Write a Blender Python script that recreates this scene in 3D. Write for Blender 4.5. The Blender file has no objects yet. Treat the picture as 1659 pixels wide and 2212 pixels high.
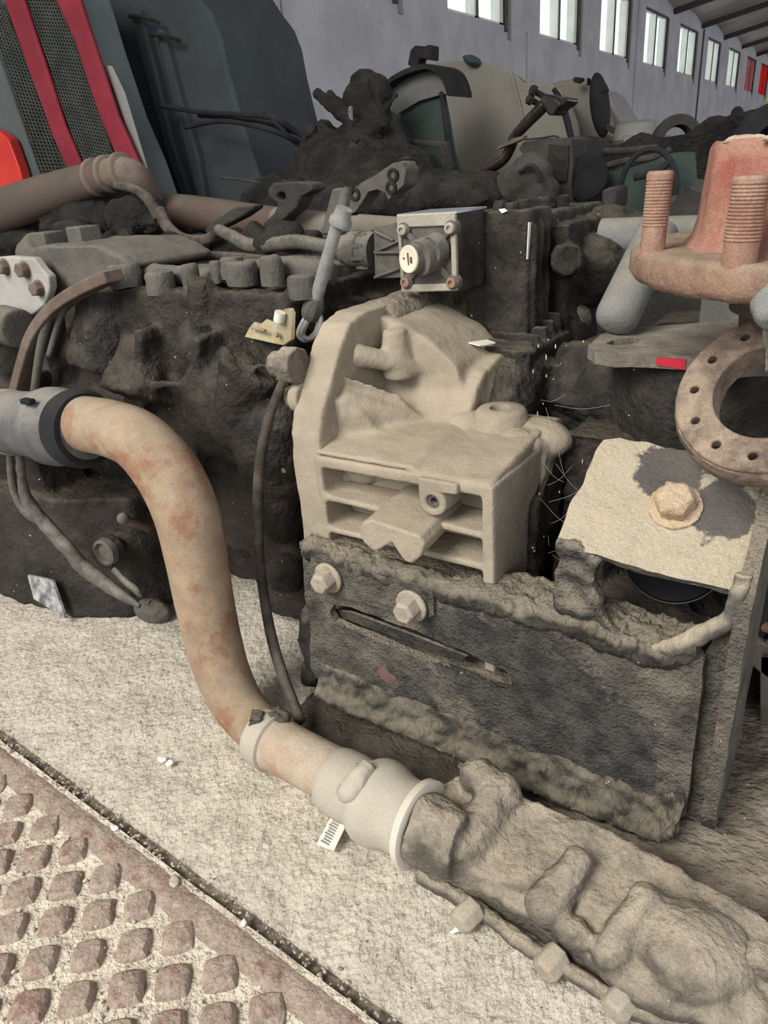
import bpy, bmesh, math, random
from mathutils import Vector, Matrix, noise
random.seed(7)
V = Vector
PI = math.pi
# ------------------------------------------------------------------ camera
FPX, CX, CY, H = 1533.0, 829.5, 1106.0, 0.60
dn = V((270, 3266, FPX)).normalized()
wl = V((1137, -814, FPX)); wl -= wl.dot(dn) * dn; wl.normalize()
upv = -dn
xr = wl.cross(upv)
RW = Matrix((xr, wl, upv))                      # world = RW @ camera (x right, y down, z forward)
CAM = V((0, 0, H))
S = bpy.context.scene
col = S.collection
cd = bpy.data.cameras.new('camera'); cam = bpy.data.objects.new('camera', cd); col.objects.link(cam)
cd.sensor_fit = 'VERTICAL'; cd.sensor_height = 24.0; cd.lens = 24.0 * FPX / 2212.0
cd.clip_start = 0.01; cd.clip_end = 200
m3 = Matrix((RW.col[0], -RW.col[1], -RW.col[2])).transposed()
cam.matrix_world = Matrix.Translation(CAM) @ m3.to_4x4()
S.camera = cam
# ------------------------------------------------------------------ light
w = bpy.data.worlds.new('sky'); S.world = w; w.use_nodes = True
bg = w.node_tree.nodes['Background']; bg.inputs[0].default_value = (0.88, 0.92, 1.0, 1); bg.inputs[1].default_value = 1.75
def area(name, loc, target, size, power, colr, sy=None):
    l = bpy.data.lights.new(name, 'AREA'); l.size = size; l.energy = power; l.color = colr
    if sy: l.shape = 'RECTANGLE'; l.size_y = sy
    o = bpy.data.objects.new(name, l); col.objects.link(o); o.location = loc
    o.rotation_euler = (V(target) - V(loc)).to_track_quat('-Z', 'Y').to_euler(); return o
area('door_daylight', (-0.9, -1.7, 2.3), (-0.45, 0.6, 0.1), 1.5, 132, (1.0, 0.965, 0.90))
S.view_settings.view_transform = 'Standard'; S.view_settings.look = 'None'
S.view_settings.exposure = 0.0; S.view_settings.gamma = 1.0
try: S.view_settings.use_curve_mapping = False
except Exception: pass

# ------------------------------------------------------------------ pixel rays -> points at a true depth
def ray(px, py): return RW @ V(((px - CX) / FPX, (py - CY) / FPX, 1.0))
def PY(px, py, y): r = ray(px, py); return CAM + r * (y / r.y)
def PX(px, py, x): r = ray(px, py); return CAM + r * (x / r.x)
def PZ(px, py, z): r = ray(px, py); return CAM + r * ((z - H) / r.z)
def DY(px, py, y): return y / ray(px, py).y      # forward distance
def RP(px, py, y, half): return half * DY(px, py, y) / FPX

# ------------------------------------------------------------------ materials
def mat(name, base, base2=None, dust=(0.34, 0.29, 0.22), up=0.9, bias=-0.35, k=0.7, s1=14, s2=30, bump=0.5, bs=220,
        bd=0.002, rough=0.85, metal=0.0, speck=0.0, rust=None, rustk=0.0, grain=0.18, stretch=None, streak=None, speckcol=(0.62, 0.57, 0.47), clean=None):
    M = bpy.data.materials.new(name); M.use_nodes = True
    nt = M.node_tree; N = nt.nodes; L = nt.links
    b = N['Principled BSDF']; b.inputs['Roughness'].default_value = rough; b.inputs['Metallic'].default_value = metal
    b.inputs['Specular IOR Level'].default_value = 0.25
    geo = N.new('ShaderNodeNewGeometry')
    vec = geo.outputs['Position']
    if stretch:
        mp = N.new('ShaderNodeVectorMath'); mp.operation = 'MULTIPLY'; L.new(vec, mp.inputs[0]); mp.inputs[1].default_value = stretch; svec = mp.outputs[0]
    else: svec = vec
    def nz(scale, detail=6, rgh=0.6, v=None, dist=0.0):
        n = N.new('ShaderNodeTexNoise'); n.inputs['Scale'].default_value = scale; n.inputs['Detail'].default_value = detail
        n.inputs['Roughness'].default_value = rgh; n.inputs['Distortion'].default_value = dist; L.new(v or vec, n.inputs['Vector']); return n.outputs['Fac']
    def mth(op, a, c=None, d=None, clamp=False):
        n = N.new('ShaderNodeMath'); n.operation = op; n.use_clamp = clamp
        for i, q in enumerate((a, c, d)):
            if q is None: continue
            if isinstance(q, (int, float)): n.inputs[i].default_value = q
            else: L.new(q, n.inputs[i])
        return n.outputs[0]
    def mix(f, a, c):
        n = N.new('ShaderNodeMix'); n.data_type = 'RGBA'
        if isinstance(f, (int, float)): n.inputs[0].default_value = f
        else: L.new(f, n.inputs[0])
        for i, q in ((6, a), (7, c)):
            if isinstance(q, tuple): n.inputs[i].default_value = (*q[:3], 1)
            else: L.new(q, n.inputs[i])
        return n.outputs[2]
    def rmp(f, lo, hi):
        n = N.new('ShaderNodeMapRange'); L.new(f, n.inputs[0]); n.inputs[1].default_value = lo; n.inputs[2].default_value = hi; n.interpolation_type = 'SMOOTHSTEP'; return n.outputs[0]
    base2 = base2 or tuple(q * 0.6 for q in base)
    c = mix(rmp(nz(s1, 8, 0.65, svec), 0.35, 0.65), base, base2)
    if rust: c = mix(mth('MULTIPLY', rmp(nz(s1 * 0.8, 8, 0.7), 0.52 - 0.15 * rustk, 0.66 - 0.15 * rustk), 0.9), c, rust)
    if dust is not None:
        sx = N.new('ShaderNodeSeparateXYZ'); L.new(geo.outputs['Normal'], sx.inputs[0])
        f = mth('ADD', mth('MULTIPLY', sx.outputs[2], up), bias)
        f = mth('ADD', f, mth('MULTIPLY', mth('SUBTRACT', nz(s2, 8, 0.7), 0.5), k * 2), None, True)
        for cc_, r_ in clean or ():
            vd = N.new('ShaderNodeVectorMath'); vd.operation = 'DISTANCE'; L.new(vec, vd.inputs[0]); vd.inputs[1].default_value = cc_
            dd_ = mth('ADD', vd.outputs['Value'], mth('MULTIPLY', mth('SUBTRACT', nz(60, 5, 0.7), 0.5), r_ * 1.1))
            f = mth('MULTIPLY', f, rmp(dd_, r_ * 0.88, r_ * 1.02))
        c = mix(f, c, dust)
    if grain:
        g = rmp(nz(700, 3, 0.7), 0.3, 0.7)
        g2 = mix(g, (1 - grain,) * 3, (1 + grain,) * 3)
        n = N.new('ShaderNodeMix'); n.data_type = 'RGBA'; n.blend_type = 'MULTIPLY'; n.inputs[0].default_value = 1; L.new(c, n.inputs[6]); L.new(g2, n.inputs[7]); c = n.outputs[2]
    if speck:
        c = mix(rmp(nz(150, 1, 0.3), 0.83 - 0.07 * speck, 0.85 - 0.07 * speck), c, speckcol)
    if isinstance(c, tuple): b.inputs['Base Color'].default_value = (*c, 1)
    else: L.new(c, b.inputs['Base Color'])
    if bump:
        bn = N.new('ShaderNodeBump'); bn.inputs['Strength'].default_value = bump; bn.inputs['Distance'].default_value = bd
        h = mth('ADD', nz(bs, 3, 0.5, svec), mth('MULTIPLY', nz(bs * 0.28, 4, 0.55, svec), 1.6)); L.new(h, bn.inputs['Height']); L.new(bn.outputs[0], b.inputs['Normal'])
    return M
TAN = (0.46, 0.39, 0.285)
M = {}
M['concrete'] = mat('rough_concrete', (0.60, 0.55, 0.455), (0.48, 0.435, 0.355), dust=(0.38, 0.33, 0.27), up=0.0, bias=-0.28, k=0.8, s1=30, s2=60, bump=1.0, bs=170, bd=0.0048, grain=0.15, stretch=(1.2, 0.75, 1), speck=0.5, speckcol=(0.22, 0.17, 0.14), rough=0.95)
M['farfloor'] = mat('dirty_floor', (0.17, 0.15, 0.12), (0.05, 0.045, 0.04), dust=None, s1=9, bump=0.8, bs=100, bd=0.006, speck=0.5)
M['rustplate'] = mat('rusty_plate', (0.25, 0.185, 0.15), (0.33, 0.255, 0.21), dust=(0.54, 0.48, 0.385), up=0.0, bias=0.15, k=0.95, s1=60, s2=90, bump=0.8, bs=260, bd=0.0025, speck=0.3, rust=(0.20, 0.10, 0.075), rustk=0.0)
M['plategrit'] = mat('pale_grit', (0.68, 0.615, 0.50), (0.52, 0.46, 0.37), dust=(0.30, 0.225, 0.18), up=0.0, bias=-0.18, k=0.7, s1=60, s2=38, bump=1.0, bs=220, bd=0.005, speck=0.6)
M['tan'] = mat('dusty_cast_aluminium', (0.345, 0.295, 0.22), (0.27, 0.23, 0.17), dust=(0.43, 0.37, 0.275), up=0.6, bias=-0.12, k=0.7, s1=18, s2=10, bump=0.5, bs=300, bd=0.0016, grain=0.10, rough=0.9)
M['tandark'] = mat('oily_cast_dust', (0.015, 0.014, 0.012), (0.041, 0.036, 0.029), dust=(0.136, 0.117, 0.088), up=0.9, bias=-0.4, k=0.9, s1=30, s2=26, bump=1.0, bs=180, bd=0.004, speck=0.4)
M['bracket'] = mat('dusty_black_plate', (0.035, 0.034, 0.032), (0.085, 0.078, 0.066), dust=(0.25, 0.215, 0.165), up=1.0, bias=0.28, k=0.85, s1=40, s2=24, bump=1.0, bs=330, bd=0.005, speck=0.2, clean=((tuple(PY(1130, 1480, .533)), 0.085), (tuple(PY(1000, 1400, .533)), 0.05), (tuple(PY(1260, 1600, .533)), 0.075), (tuple(PY(900, 1530, .533)), 0.035)))
M['plateup'] = mat('dust_caked_plate', (0.085, 0.08, 0.072), (0.12, 0.105, 0.09), dust=(0.41, 0.355, 0.26), up=1.2, bias=0.15, k=0.5, s1=14, s2=9, bump=0.7, bs=220, bd=0.003, speck=0.2, clean=((tuple(PY(1560, 1085, .58)), 0.030), (tuple(PY(1450, 1000, .60)), 0.034), (tuple(PY(1525, 1150, .555)), 0.015)))
M['gearbox'] = mat('oily_black_casting', (0.016, 0.014, 0.012), (0.040, 0.033, 0.026), dust=(0.108, 0.091, 0.069), up=0.8, bias=-0.25, k=0.9, s1=14, s2=18, bump=0.9, bs=170, bd=0.004, speck=0.4, rough=0.7)
M['bolt'] = mat('dusty_bolt', (0.36, 0.32, 0.25), (0.26, 0.225, 0.175), dust=(0.47, 0.42, 0.33), up=0.5, bias=0, k=0.5, s1=60, s2=60, rust=(0.28, 0.16, 0.09), rustk=0.0, bump=0.3)
M['rustbolt'] = mat('rusty_bolt', (0.50, 0.38, 0.25), (0.33, 0.20, 0.13), dust=(0.58, 0.50, 0.36), up=0.3, bias=0.1, k=1.1, s1=110, s2=110, bump=0.8, bs=300, bd=0.003)
M['pipe'] = mat('rusty_dusty_pipe', (0.34, 0.245, 0.16), (0.255, 0.185, 0.125), dust=(0.35, 0.295, 0.21), up=0.6, bias=-0.02, k=1.0, s1=26, s2=34, rust=(0.23, 0.115, 0.065), rustk=0.3, bump=0.3, bs=300, bd=0.001, grain=0.15, rough=0.8)
M['sleeve'] = mat('dusty_rubber_sleeve', (0.075, 0.076, 0.08), (0.12, 0.118, 0.112), dust=(0.29, 0.27, 0.235), up=0.9, bias=-0.28, k=0.6, s1=18, s2=20, bump=0.25, bs=300, bd=0.001)
M['fitting'] = mat('pale_fitting', (0.42, 0.385, 0.32), (0.36, 0.325, 0.265), dust=(0.49, 0.44, 0.355), up=0.4, bias=0.1, k=0.5, s1=22, s2=20, bump=0.3, bs=300, bd=0.001, grain=0.10)
M['fitrust'] = mat('dusty_rusty_collar', (0.40, 0.33, 0.25), (0.34, 0.23, 0.15), dust=(0.50, 0.45, 0.36), up=0.3, bias=0.1, k=0.7, s1=26, s2=24, bump=0.4)
M['cooler'] = mat('dust_buried_casting', (0.17, 0.145, 0.115), (0.08, 0.07, 0.057), dust=(0.40, 0.345, 0.26), up=0.95, bias=-0.25, k=1.3, s1=18, s2=16, bump=0.9, bs=190, bd=0.0035, speck=0.3)
M['hose'] = mat('dusty_black_hose', (0.036, 0.032, 0.029), (0.096, 0.076, 0.060), dust=(0.168, 0.144, 0.116), up=0.8, bias=-0.3, k=0.6, s1=30, s2=30, bump=0.5)
M['paleframe'] = mat('pale_cast_flange', (0.36, 0.345, 0.32), (0.28, 0.26, 0.235), dust=(0.36, 0.33, 0.28), up=0.5, bias=-0.1, k=0.6, s1=14, s2=20, bump=0.3)
M['greycast'] = mat('grey_dusty_casting', (0.072, 0.068, 0.059), (0.115, 0.107, 0.090), dust=(0.194, 0.176, 0.144), up=0.9, bias=-0.3, k=0.6, s1=14, s2=20, bump=0.6)
M['strap'] = mat('brown_strap', (0.105, 0.075, 0.06), (0.16, 0.125, 0.10), dust=(0.30, 0.26, 0.21), up=0.9, bias=-0.4, k=0.5, s1=16, bump=0.5)
M['cover'] = mat('dusty_valve_cover', (0.076, 0.073, 0.064), (0.128, 0.117, 0.098), dust=(0.281, 0.255, 0.204), up=0.7, bias=-0.2, k=0.6, s1=40, s2=40, bump=0.35)
M['rim'] = mat('dusty_cover_rim', (0.36, 0.33, 0.27), (0.28, 0.26, 0.21), dust=(0.50, 0.46, 0.37), up=0.6, bias=0, k=0.4, s1=40, s2=40, bump=0.3)
M['valve'] = mat('black_valve_block', (0.019, 0.017, 0.015), (0.054, 0.046, 0.037), dust=(0.137, 0.121, 0.094), up=0.9, bias=-0.4, k=0.9, s1=34, s2=34, bump=0.8, bs=220, bd=0.003, speck=0.4, speckcol=(0.5, 0.47, 0.4))
M['shiny'] = mat('bare_metal_top', (0.50, 0.52, 0.56), (0.38, 0.40, 0.44), dust=(0.40, 0.37, 0.31), up=0.0, bias=0.1, k=1.2, s1=30, s2=24, bump=0.1, metal=0.6, rough=0.35)
M['badge'] = mat('cream_badge', (0.72, 0.66, 0.52), (0.64, 0.57, 0.44), dust=None, bump=0.1, grain=0.06)
M['redpaint'] = mat('badge_red', (0.45, 0.10, 0.05), None, dust=None, bump=0)
M['darkpaint'] = mat('dark_print', (0.12, 0.09, 0.06), None, dust=None, bump=0, grain=0)
M['redhub'] = mat('faded_red_hub', (0.27, 0.085, 0.065), (0.34, 0.185, 0.13), dust=(0.38, 0.255, 0.19), up=0.5, bias=-0.05, k=0.9, s1=26, s2=24, rust=(0.25, 0.12, 0.08), rustk=0.1, bump=0.5, bs=260, bd=0.0015, grain=0.18)
M['rusthub'] = mat('rusty_flange', (0.26, 0.165, 0.115), (0.17, 0.11, 0.08), dust=(0.33, 0.265, 0.19), up=0.9, bias=-0.25, k=0.8, s1=34, s2=30, bump=0.6, bs=240, bd=0.002)
M['ring'] = mat('rusty_ring', (0.27, 0.205, 0.15), (0.105, 0.078, 0.062), dust=(0.42, 0.34, 0.245), up=0.6, bias=-0.3, k=1.7, s1=30, s2=26, bump=0.7, bs=240, bd=0.002)
M['stud'] = mat('rusty_stud', (0.25, 0.135, 0.095), (0.33, 0.21, 0.155), dust=(0.40, 0.28, 0.20), up=0.4, bias=-0.1, k=0.8, s1=40, s2=40, bump=0.5)
M['greyshaft'] = mat('grey_painted_shaft', (0.20, 0.205, 0.195), (0.155, 0.155, 0.14), dust=(0.29, 0.26, 0.205), up=0.9, bias=-0.3, k=0.9, s1=20, s2=24, bump=0.3)
M['flangegrey'] = mat('grey_brown_flange', (0.20, 0.175, 0.145), (0.12, 0.105, 0.088), dust=(0.36, 0.32, 0.255), up=0.6, bias=-0.3, k=1.0, s1=28, s2=26, bump=0.6)
M['axle'] = mat('rusty_axle_tube', (0.112, 0.072, 0.056), (0.088, 0.072, 0.060), dust=(0.128, 0.112, 0.088), up=0.6, bias=-0.15, k=1.0, s1=9, s2=12, bump=0.3)
M['axlegrey'] = mat('dusty_grey_tube', (0.20, 0.175, 0.14), (0.15, 0.13, 0.105), dust=(0.33, 0.295, 0.23), up=0.7, bias=-0.2, k=0.6, s1=9, s2=12, bump=0.3)
M['rodgrey'] = mat('bluish_zinc_rod', (0.17, 0.18, 0.18), (0.25, 0.24, 0.22), dust=(0.33, 0.31, 0.27), up=0.8, bias=-0.2, k=0.7, s1=40, s2=60, bump=0.3)
M['yellow'] = mat('yellow_chromate_bracket', (0.34, 0.29, 0.15), (0.30, 0.27, 0.19), dust=(0.42, 0.38, 0.28), up=0.6, bias=-0.1, k=0.7, s1=40, s2=40, rust=(0.28, 0.13, 0.07), rustk=0.1, bump=0.3)
M['whitecap'] = mat('white_plastic', (0.72, 0.69, 0.60), (0.6, 0.57, 0.48), dust=None, bump=0.1, grain=0.05)
M['label'] = mat('worn_label', (0.42, 0.42, 0.41), (0.10, 0.10, 0.10), dust=None, s1=45, bump=0.1)
M['tag'] = mat('clear_plastic_tag', (0.62, 0.59, 0.52), (0.52, 0.49, 0.43), dust=None, s1=60, bump=0.1, grain=0.06, rough=0.5)
M['wall'] = mat('grey_wall_panel', (0.52, 0.50, 0.515), (0.42, 0.405, 0.41), dust=(0.25, 0.235, 0.23), up=0, bias=-0.28, k=0.9, s1=2.2, s2=5, bump=0.3, bs=20, bd=0.01, grain=0.12, rough=0.95)
M['pier'] = mat('window_reveal', (0.82, 0.80, 0.72), (0.72, 0.71, 0.62), dust=None, s1=4, bump=0.2, grain=0.08)
M['frame'] = mat('dark_window_frame', (0.07, 0.065, 0.065), (0.12, 0.11, 0.10), dust=None, s1=6, bump=0.2)
M['roof'] = mat('grey_roof_sheet', (0.62, 0.56, 0.50), (0.36, 0.28, 0.26), dust=(0.55, 0.33, 0.30), up=0, bias=-0.12, k=0.6, s1=0.7, s2=0.35, bump=0.3, bs=20, bd=0.01, stretch=(0.6, 1.4, 1), grain=0.1)
M['beam'] = mat('dark_roof_beam', (0.075, 0.06, 0.06), (0.05, 0.045, 0.045), dust=None, bump=0.2)
M['cabdark'] = mat('dark_green_grey_cab', (0.051, 0.061, 0.065), (0.038, 0.045, 0.048), dust=(0.085, 0.081, 0.072), up=0.2, bias=-0.15, k=0.5, s1=3, s2=7, bump=0.2, bs=60)
M['redbar'] = mat('crimson_bar', (0.27, 0.030, 0.045), (0.20, 0.022, 0.034), dust=(0.16, 0.05, 0.058), up=0, bias=0, k=0.4, s1=6, s2=8, bump=0.1, grain=0.15)
M['redlamp'] = mat('bright_red_lens', (0.75, 0.06, 0.04), (0.62, 0.04, 0.03), dust=None, s1=6, bump=0, grain=0.05, rough=0.3)
M['grillegrey'] = mat('grey_frame_paint', (0.13, 0.155, 0.155), (0.10, 0.12, 0.12), dust=None, s1=4, bump=0.1)
M['mesh'] = mat('dusty_mesh', (0.10, 0.105, 0.09), (0.06, 0.068, 0.06), dust=None, s1=20, bump=0.2)
M['black'] = mat('black_core', (0.012, 0.013, 0.014), None, dust=None, bump=0.2)
M['cream'] = mat('dusty_cream_cab', (0.24, 0.225, 0.185), (0.195, 0.18, 0.15), dust=(0.17, 0.155, 0.13), up=0, bias=-0.2, k=0.5, s1=2.5, s2=5, bump=0.15, bs=60, grain=0.12)
M['palecab'] = mat('pale_cab_panel', (0.27, 0.265, 0.25), (0.22, 0.215, 0.20), dust=None, s1=2.5, bump=0.15, grain=0.12)
M['junk'] = mat('dark_scrap_metal', (0.011, 0.011, 0.011), (0.027, 0.024, 0.020), dust=(0.051, 0.044, 0.036), up=0.9, bias=-0.5, k=0.9, s1=14, s2=14, bump=0.9, bs=60, bd=0.01, speck=0.1)
M['junkgrey'] = mat('dusty_scrap_metal', (0.058, 0.054, 0.047), (0.032, 0.030, 0.027), dust=(0.112, 0.101, 0.083), up=0.9, bias=-0.4, k=0.7, s1=10, s2=12, bump=0.6, bs=80, bd=0.006)
M['glossblack'] = mat('glossy_black_paint', (0.012, 0.010, 0.010), (0.05, 0.035, 0.028), dust=(0.16, 0.12, 0.10), up=0.5, bias=-0.45, k=0.9, s1=20, s2=16, bump=0.2, rough=0.25)
M['tyre'] = mat('black_rubber', (0.012, 0.013, 0.016), (0.021, 0.021, 0.023), dust=(0.072, 0.066, 0.057), up=0.7, bias=-0.4, k=0.5, s1=14, s2=14, bump=0.4)
M['green'] = mat('dark_green_panel', (0.045, 0.065, 0.055), (0.035, 0.05, 0.045), dust=(0.10, 0.10, 0.085), up=0.6, bias=-0.35, k=0.5, s1=6, s2=8, bump=0.2)
M['fender'] = mat('grey_fender_liner', (0.17, 0.17, 0.16), (0.12, 0.12, 0.115), dust=None, s1=5, bump=0.2)
M['yellowpaint'] = mat('bright_yellow_paint', (0.9, 0.68, 0.05), None, dust=None, bump=0)
M['chip'] = mat('white_paint_chip', (0.82, 0.80, 0.74), (0.7, 0.68, 0.6), dust=None, s1=80, bump=0.2, grain=0.05)
M['lip'] = mat('dust_caked_lip', (0.030, 0.028, 0.024), (0.072, 0.065, 0.051), dust=(0.255, 0.221, 0.166), up=1.0, bias=-0.18, k=0.9, s1=20, s2=30, bump=1.0, bs=200, bd=0.004, speck=0.3)
def glass(name, c, alpha):
    g = bpy.data.materials.new(name); g.use_nodes = True; nt = g.node_tree; nt.nodes.clear()
    o = nt.nodes.new('ShaderNodeOutputMaterial'); mx = nt.nodes.new('ShaderNodeMixShader'); t = nt.nodes.new('ShaderNodeBsdfTransparent'); t.inputs[0].default_value = (*c, 1)
    gl = nt.nodes.new('ShaderNodeBsdfGlossy'); gl.inputs[1].default_value = 0.3; mx.inputs[0].default_value = alpha
    nt.links.new(t.outputs[0], mx.inputs[1]); nt.links.new(gl.outputs[0], mx.inputs[2]); nt.links.new(mx.outputs[0], o.inputs[0]); return g
M['glass'] = glass('window_glass', (0.95, 1.0, 0.98), 0.06)
M['glasspink'] = glass('pink_glass', (0.62, 0.33, 0.36), 0.05)
M['glassred'] = glass('red_glass', (0.75, 0.09, 0.07), 0.05)

# ------------------------------------------------------------------ mesh helpers
def nb(): return bmesh.new()
def box(bm, x0, x1, y0, y1, z0, z1, rot=None, c=None):
    vs = [V((x, y, z)) for x in (x0, x1) for y in (y0, y1) for z in (z0, z1)]
    if rot is not None:
        cc = V(c) if c else V(((x0 + x1) / 2, (y0 + y1) / 2, (z0 + z1) / 2)); vs = [cc + rot @ (v - cc) for v in vs]
    q = [bm.verts.new(v) for v in vs]
    for f in ((0, 1, 3, 2), (4, 6, 7, 5), (0, 4, 5, 1), (2, 3, 7, 6), (0, 2, 6, 4), (1, 5, 7, 3)): bm.faces.new([q[i] for i in f])
    return bm
def frame_of(d):
    d = V(d).normalized(); a = V((0, 0, 1)) if abs(d.z) < 0.9 else V((1, 0, 0)); u = d.cross(a).normalized(); return d, u, d.cross(u)
def lathe(bm, p, d, prof, seg=32, cap=True, a0=0, a1=2 * PI):
    d, u, v = frame_of(d); p = V(p); rings = []; full = abs(a1 - a0 - 2 * PI) < 1e-6; n = seg if full else seg + 1
    for t, r in prof:
        rings.append([bm.verts.new(p + d * t + (u * math.cos(a0 + (a1 - a0) * i / seg) + v * math.sin(a0 + (a1 - a0) * i / seg)) * max(r, 1e-5)) for i in range(n)])
    for a, b in zip(rings, rings[1:]):
        for i in range(seg):
            j = (i + 1) % n; bm.faces.new((a[i], a[j], b[j], b[i]))
    if cap and full:
        bm.faces.new(rings[0][::-1]); bm.faces.new(rings[-1])
    return bm
def cyl(bm, p0, p1, r0, r1=None, seg=24):
    p0 = V(p0); p1 = V(p1); return lathe(bm, p0, p1 - p0, [(0, r0), ((p1 - p0).length, r0 if r1 is None else r1)], seg)
def catmull(pts, n):
    out = []
    for i in range(len(pts) - 1):
        p0 = pts[max(i - 1, 0)]; p1 = pts[i]; p2 = pts[i + 1]; p3 = pts[min(i + 2, len(pts) - 1)]
        for j in range(n):
            t = j / n; out.append(tuple(0.5 * ((2 * b) + (c - a) * t + (2 * a - 5 * b + 4 * c - d) * t * t + (-a + 3 * b - 3 * c + d) * t ** 3) for a, b, c, d in zip(p0, p1, p2, p3)))
    out.append(tuple(pts[-1])); return out
def tube(bm, pts, r=None, seg=14, n=8, flat=1.0, corr=0.0, sm=True):
    """pts: (x,y,z[,r])"""
    q = [tuple(p) if len(p) > 3 else (*p, r) for p in pts]
    if sm: q = catmull(q, n)
    P = [V(a[:3]) for a in q]; rings = []; u = None
    for i, p in enumerate(P):
        t = (P[min(i + 1, len(P) - 1)] - P[max(i - 1, 0)]).normalized()
        if u is None: _, u, _ = frame_of(t)
        u = (u - t * u.dot(t)).normalized(); v = t.cross(u)
        rr = q[i][3] * (1 + (corr if i % 2 else 0))
        rings.append([bm.verts.new(p + (u * math.cos(2 * PI * k / seg) + v * math.sin(2 * PI * k / seg) * flat) * rr) for k in range(seg)])
    for a, b in zip(rings, rings[1:]):
        for k in range(seg): bm.faces.new((a[k], a[(k + 1) % seg], b[(k + 1) % seg], b[k]))
    bm.faces.new(rings[0][::-1]); bm.faces.new(rings[-1]); return bm
def ptube(bm, pp, seg=16, n=8, corr=0.0, flat=1.0):
    """pp: (px, py, y, half width in px)"""
    return tube(bm, [(*PY(a, b, y), RP(a, b, y, h)) for a, b, y, h in pp], None, seg, n, flat, corr)
def blob(bm, c, r, rot=None, seg=20):
    rr = (r, r, r) if isinstance(r, (int, float)) else r
    mt = Matrix.Translation(V(c)) @ (rot.to_4x4() if rot is not None else Matrix()) @ Matrix.Diagonal((*rr, 1))
    bmesh.ops.create_uvsphere(bm, u_segments=seg, v_segments=seg // 2 + 2, radius=1, matrix=mt); return bm
def plate(bm, outer, t, holes=()):
    """flat outline (3-D points) with holes, pushed through by vector t"""
    es = []
    for lp in [outer, *holes]:
        vs = [bm.verts.new(V(p)) for p in lp]
        es += [bm.edges.new((vs[i], vs[(i + 1) % len(vs)])) for i in range(len(vs))]
    if holes:
        r = bmesh.ops.triangle_fill(bm, edges=es, use_beauty=True); fs = [g for g in r['geom'] if isinstance(g, bmesh.types.BMFace)]
        bmesh.ops.join_triangles
    else:
        r = bmesh.ops.triangle_fill(bm, edges=es, use_beauty=True); fs = [g for g in r['geom'] if isinstance(g, bmesh.types.BMFace)]
    e = bmesh.ops.extrude_face_region(bm, geom=fs)
    bmesh.ops.translate(bm, verts=[g for g in e['geom'] if isinstance(g, bmesh.types.BMVert)], vec=V(t)); return bm
def yz(pts, x): return [V((x, a, b)) for a, b in pts]
def xz(pts, y): return [V((a, y, b)) for a, b in pts]
def xy(pts, z): return [V((a, b, z)) for a, b in pts]
def circ(c, r, n=20, ax='y', sx=1.0):
    out = []
    for i in range(n):
        a = 2 * PI * i / n; p, q = math.cos(a) * r * sx, math.sin(a) * r
        out.append(V(c) + (V((p, 0, q)) if ax == 'y' else V((0, p, q)) if ax == 'x' else V((p, q, 0))))
    return out
def slot(x0, z0, x1, z1, r, y, n=8):
    d = V((x1 - x0, 0, z1 - z0)).normalized(); a = math.atan2(d.z, d.x); out = []
    for cx, cz, s in ((x1, z1, a - PI / 2), (x0, z0, a + PI / 2)):
        for i in range(n + 1): t = s + PI * i / n; out.append(V((cx + math.cos(t) * r, y, cz + math.sin(t) * r)))
    return out
def sweep(bm, path, prof):
    """path: (x, z) points; prof(x) -> list of (y, dz)"""
    q = catmull([(a, b) for a, b in path], 26); pr = None
    for a, b in q:
        cur = [bm.verts.new((a, y, b + dz)) for y, dz in prof(a)]
        if pr:
            for k in range(len(cur)): bm.faces.new((pr[k], cur[k], cur[(k + 1) % len(cur)], pr[(k + 1) % len(cur)]))
        else: bm.faces.new(cur[::-1])
        pr = cur
    bm.faces.new(pr); return bm
def hexb(bm, c, d, af, h, washer=0, wt=0.0025, dome=True, seg=6):
    d, u, v = frame_of(d); c = V(c); o = 0
    if washer: lathe(bm, c, d, [(0, washer), (wt * 0.8, washer), (wt, washer * 0.94)], 28); o = wt
    r = af / math.sqrt(3)
    lathe(bm, c, d, [(o, r), (o + h * 0.82, r), (o + h, r * 0.80)], seg)
    return bm
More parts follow.
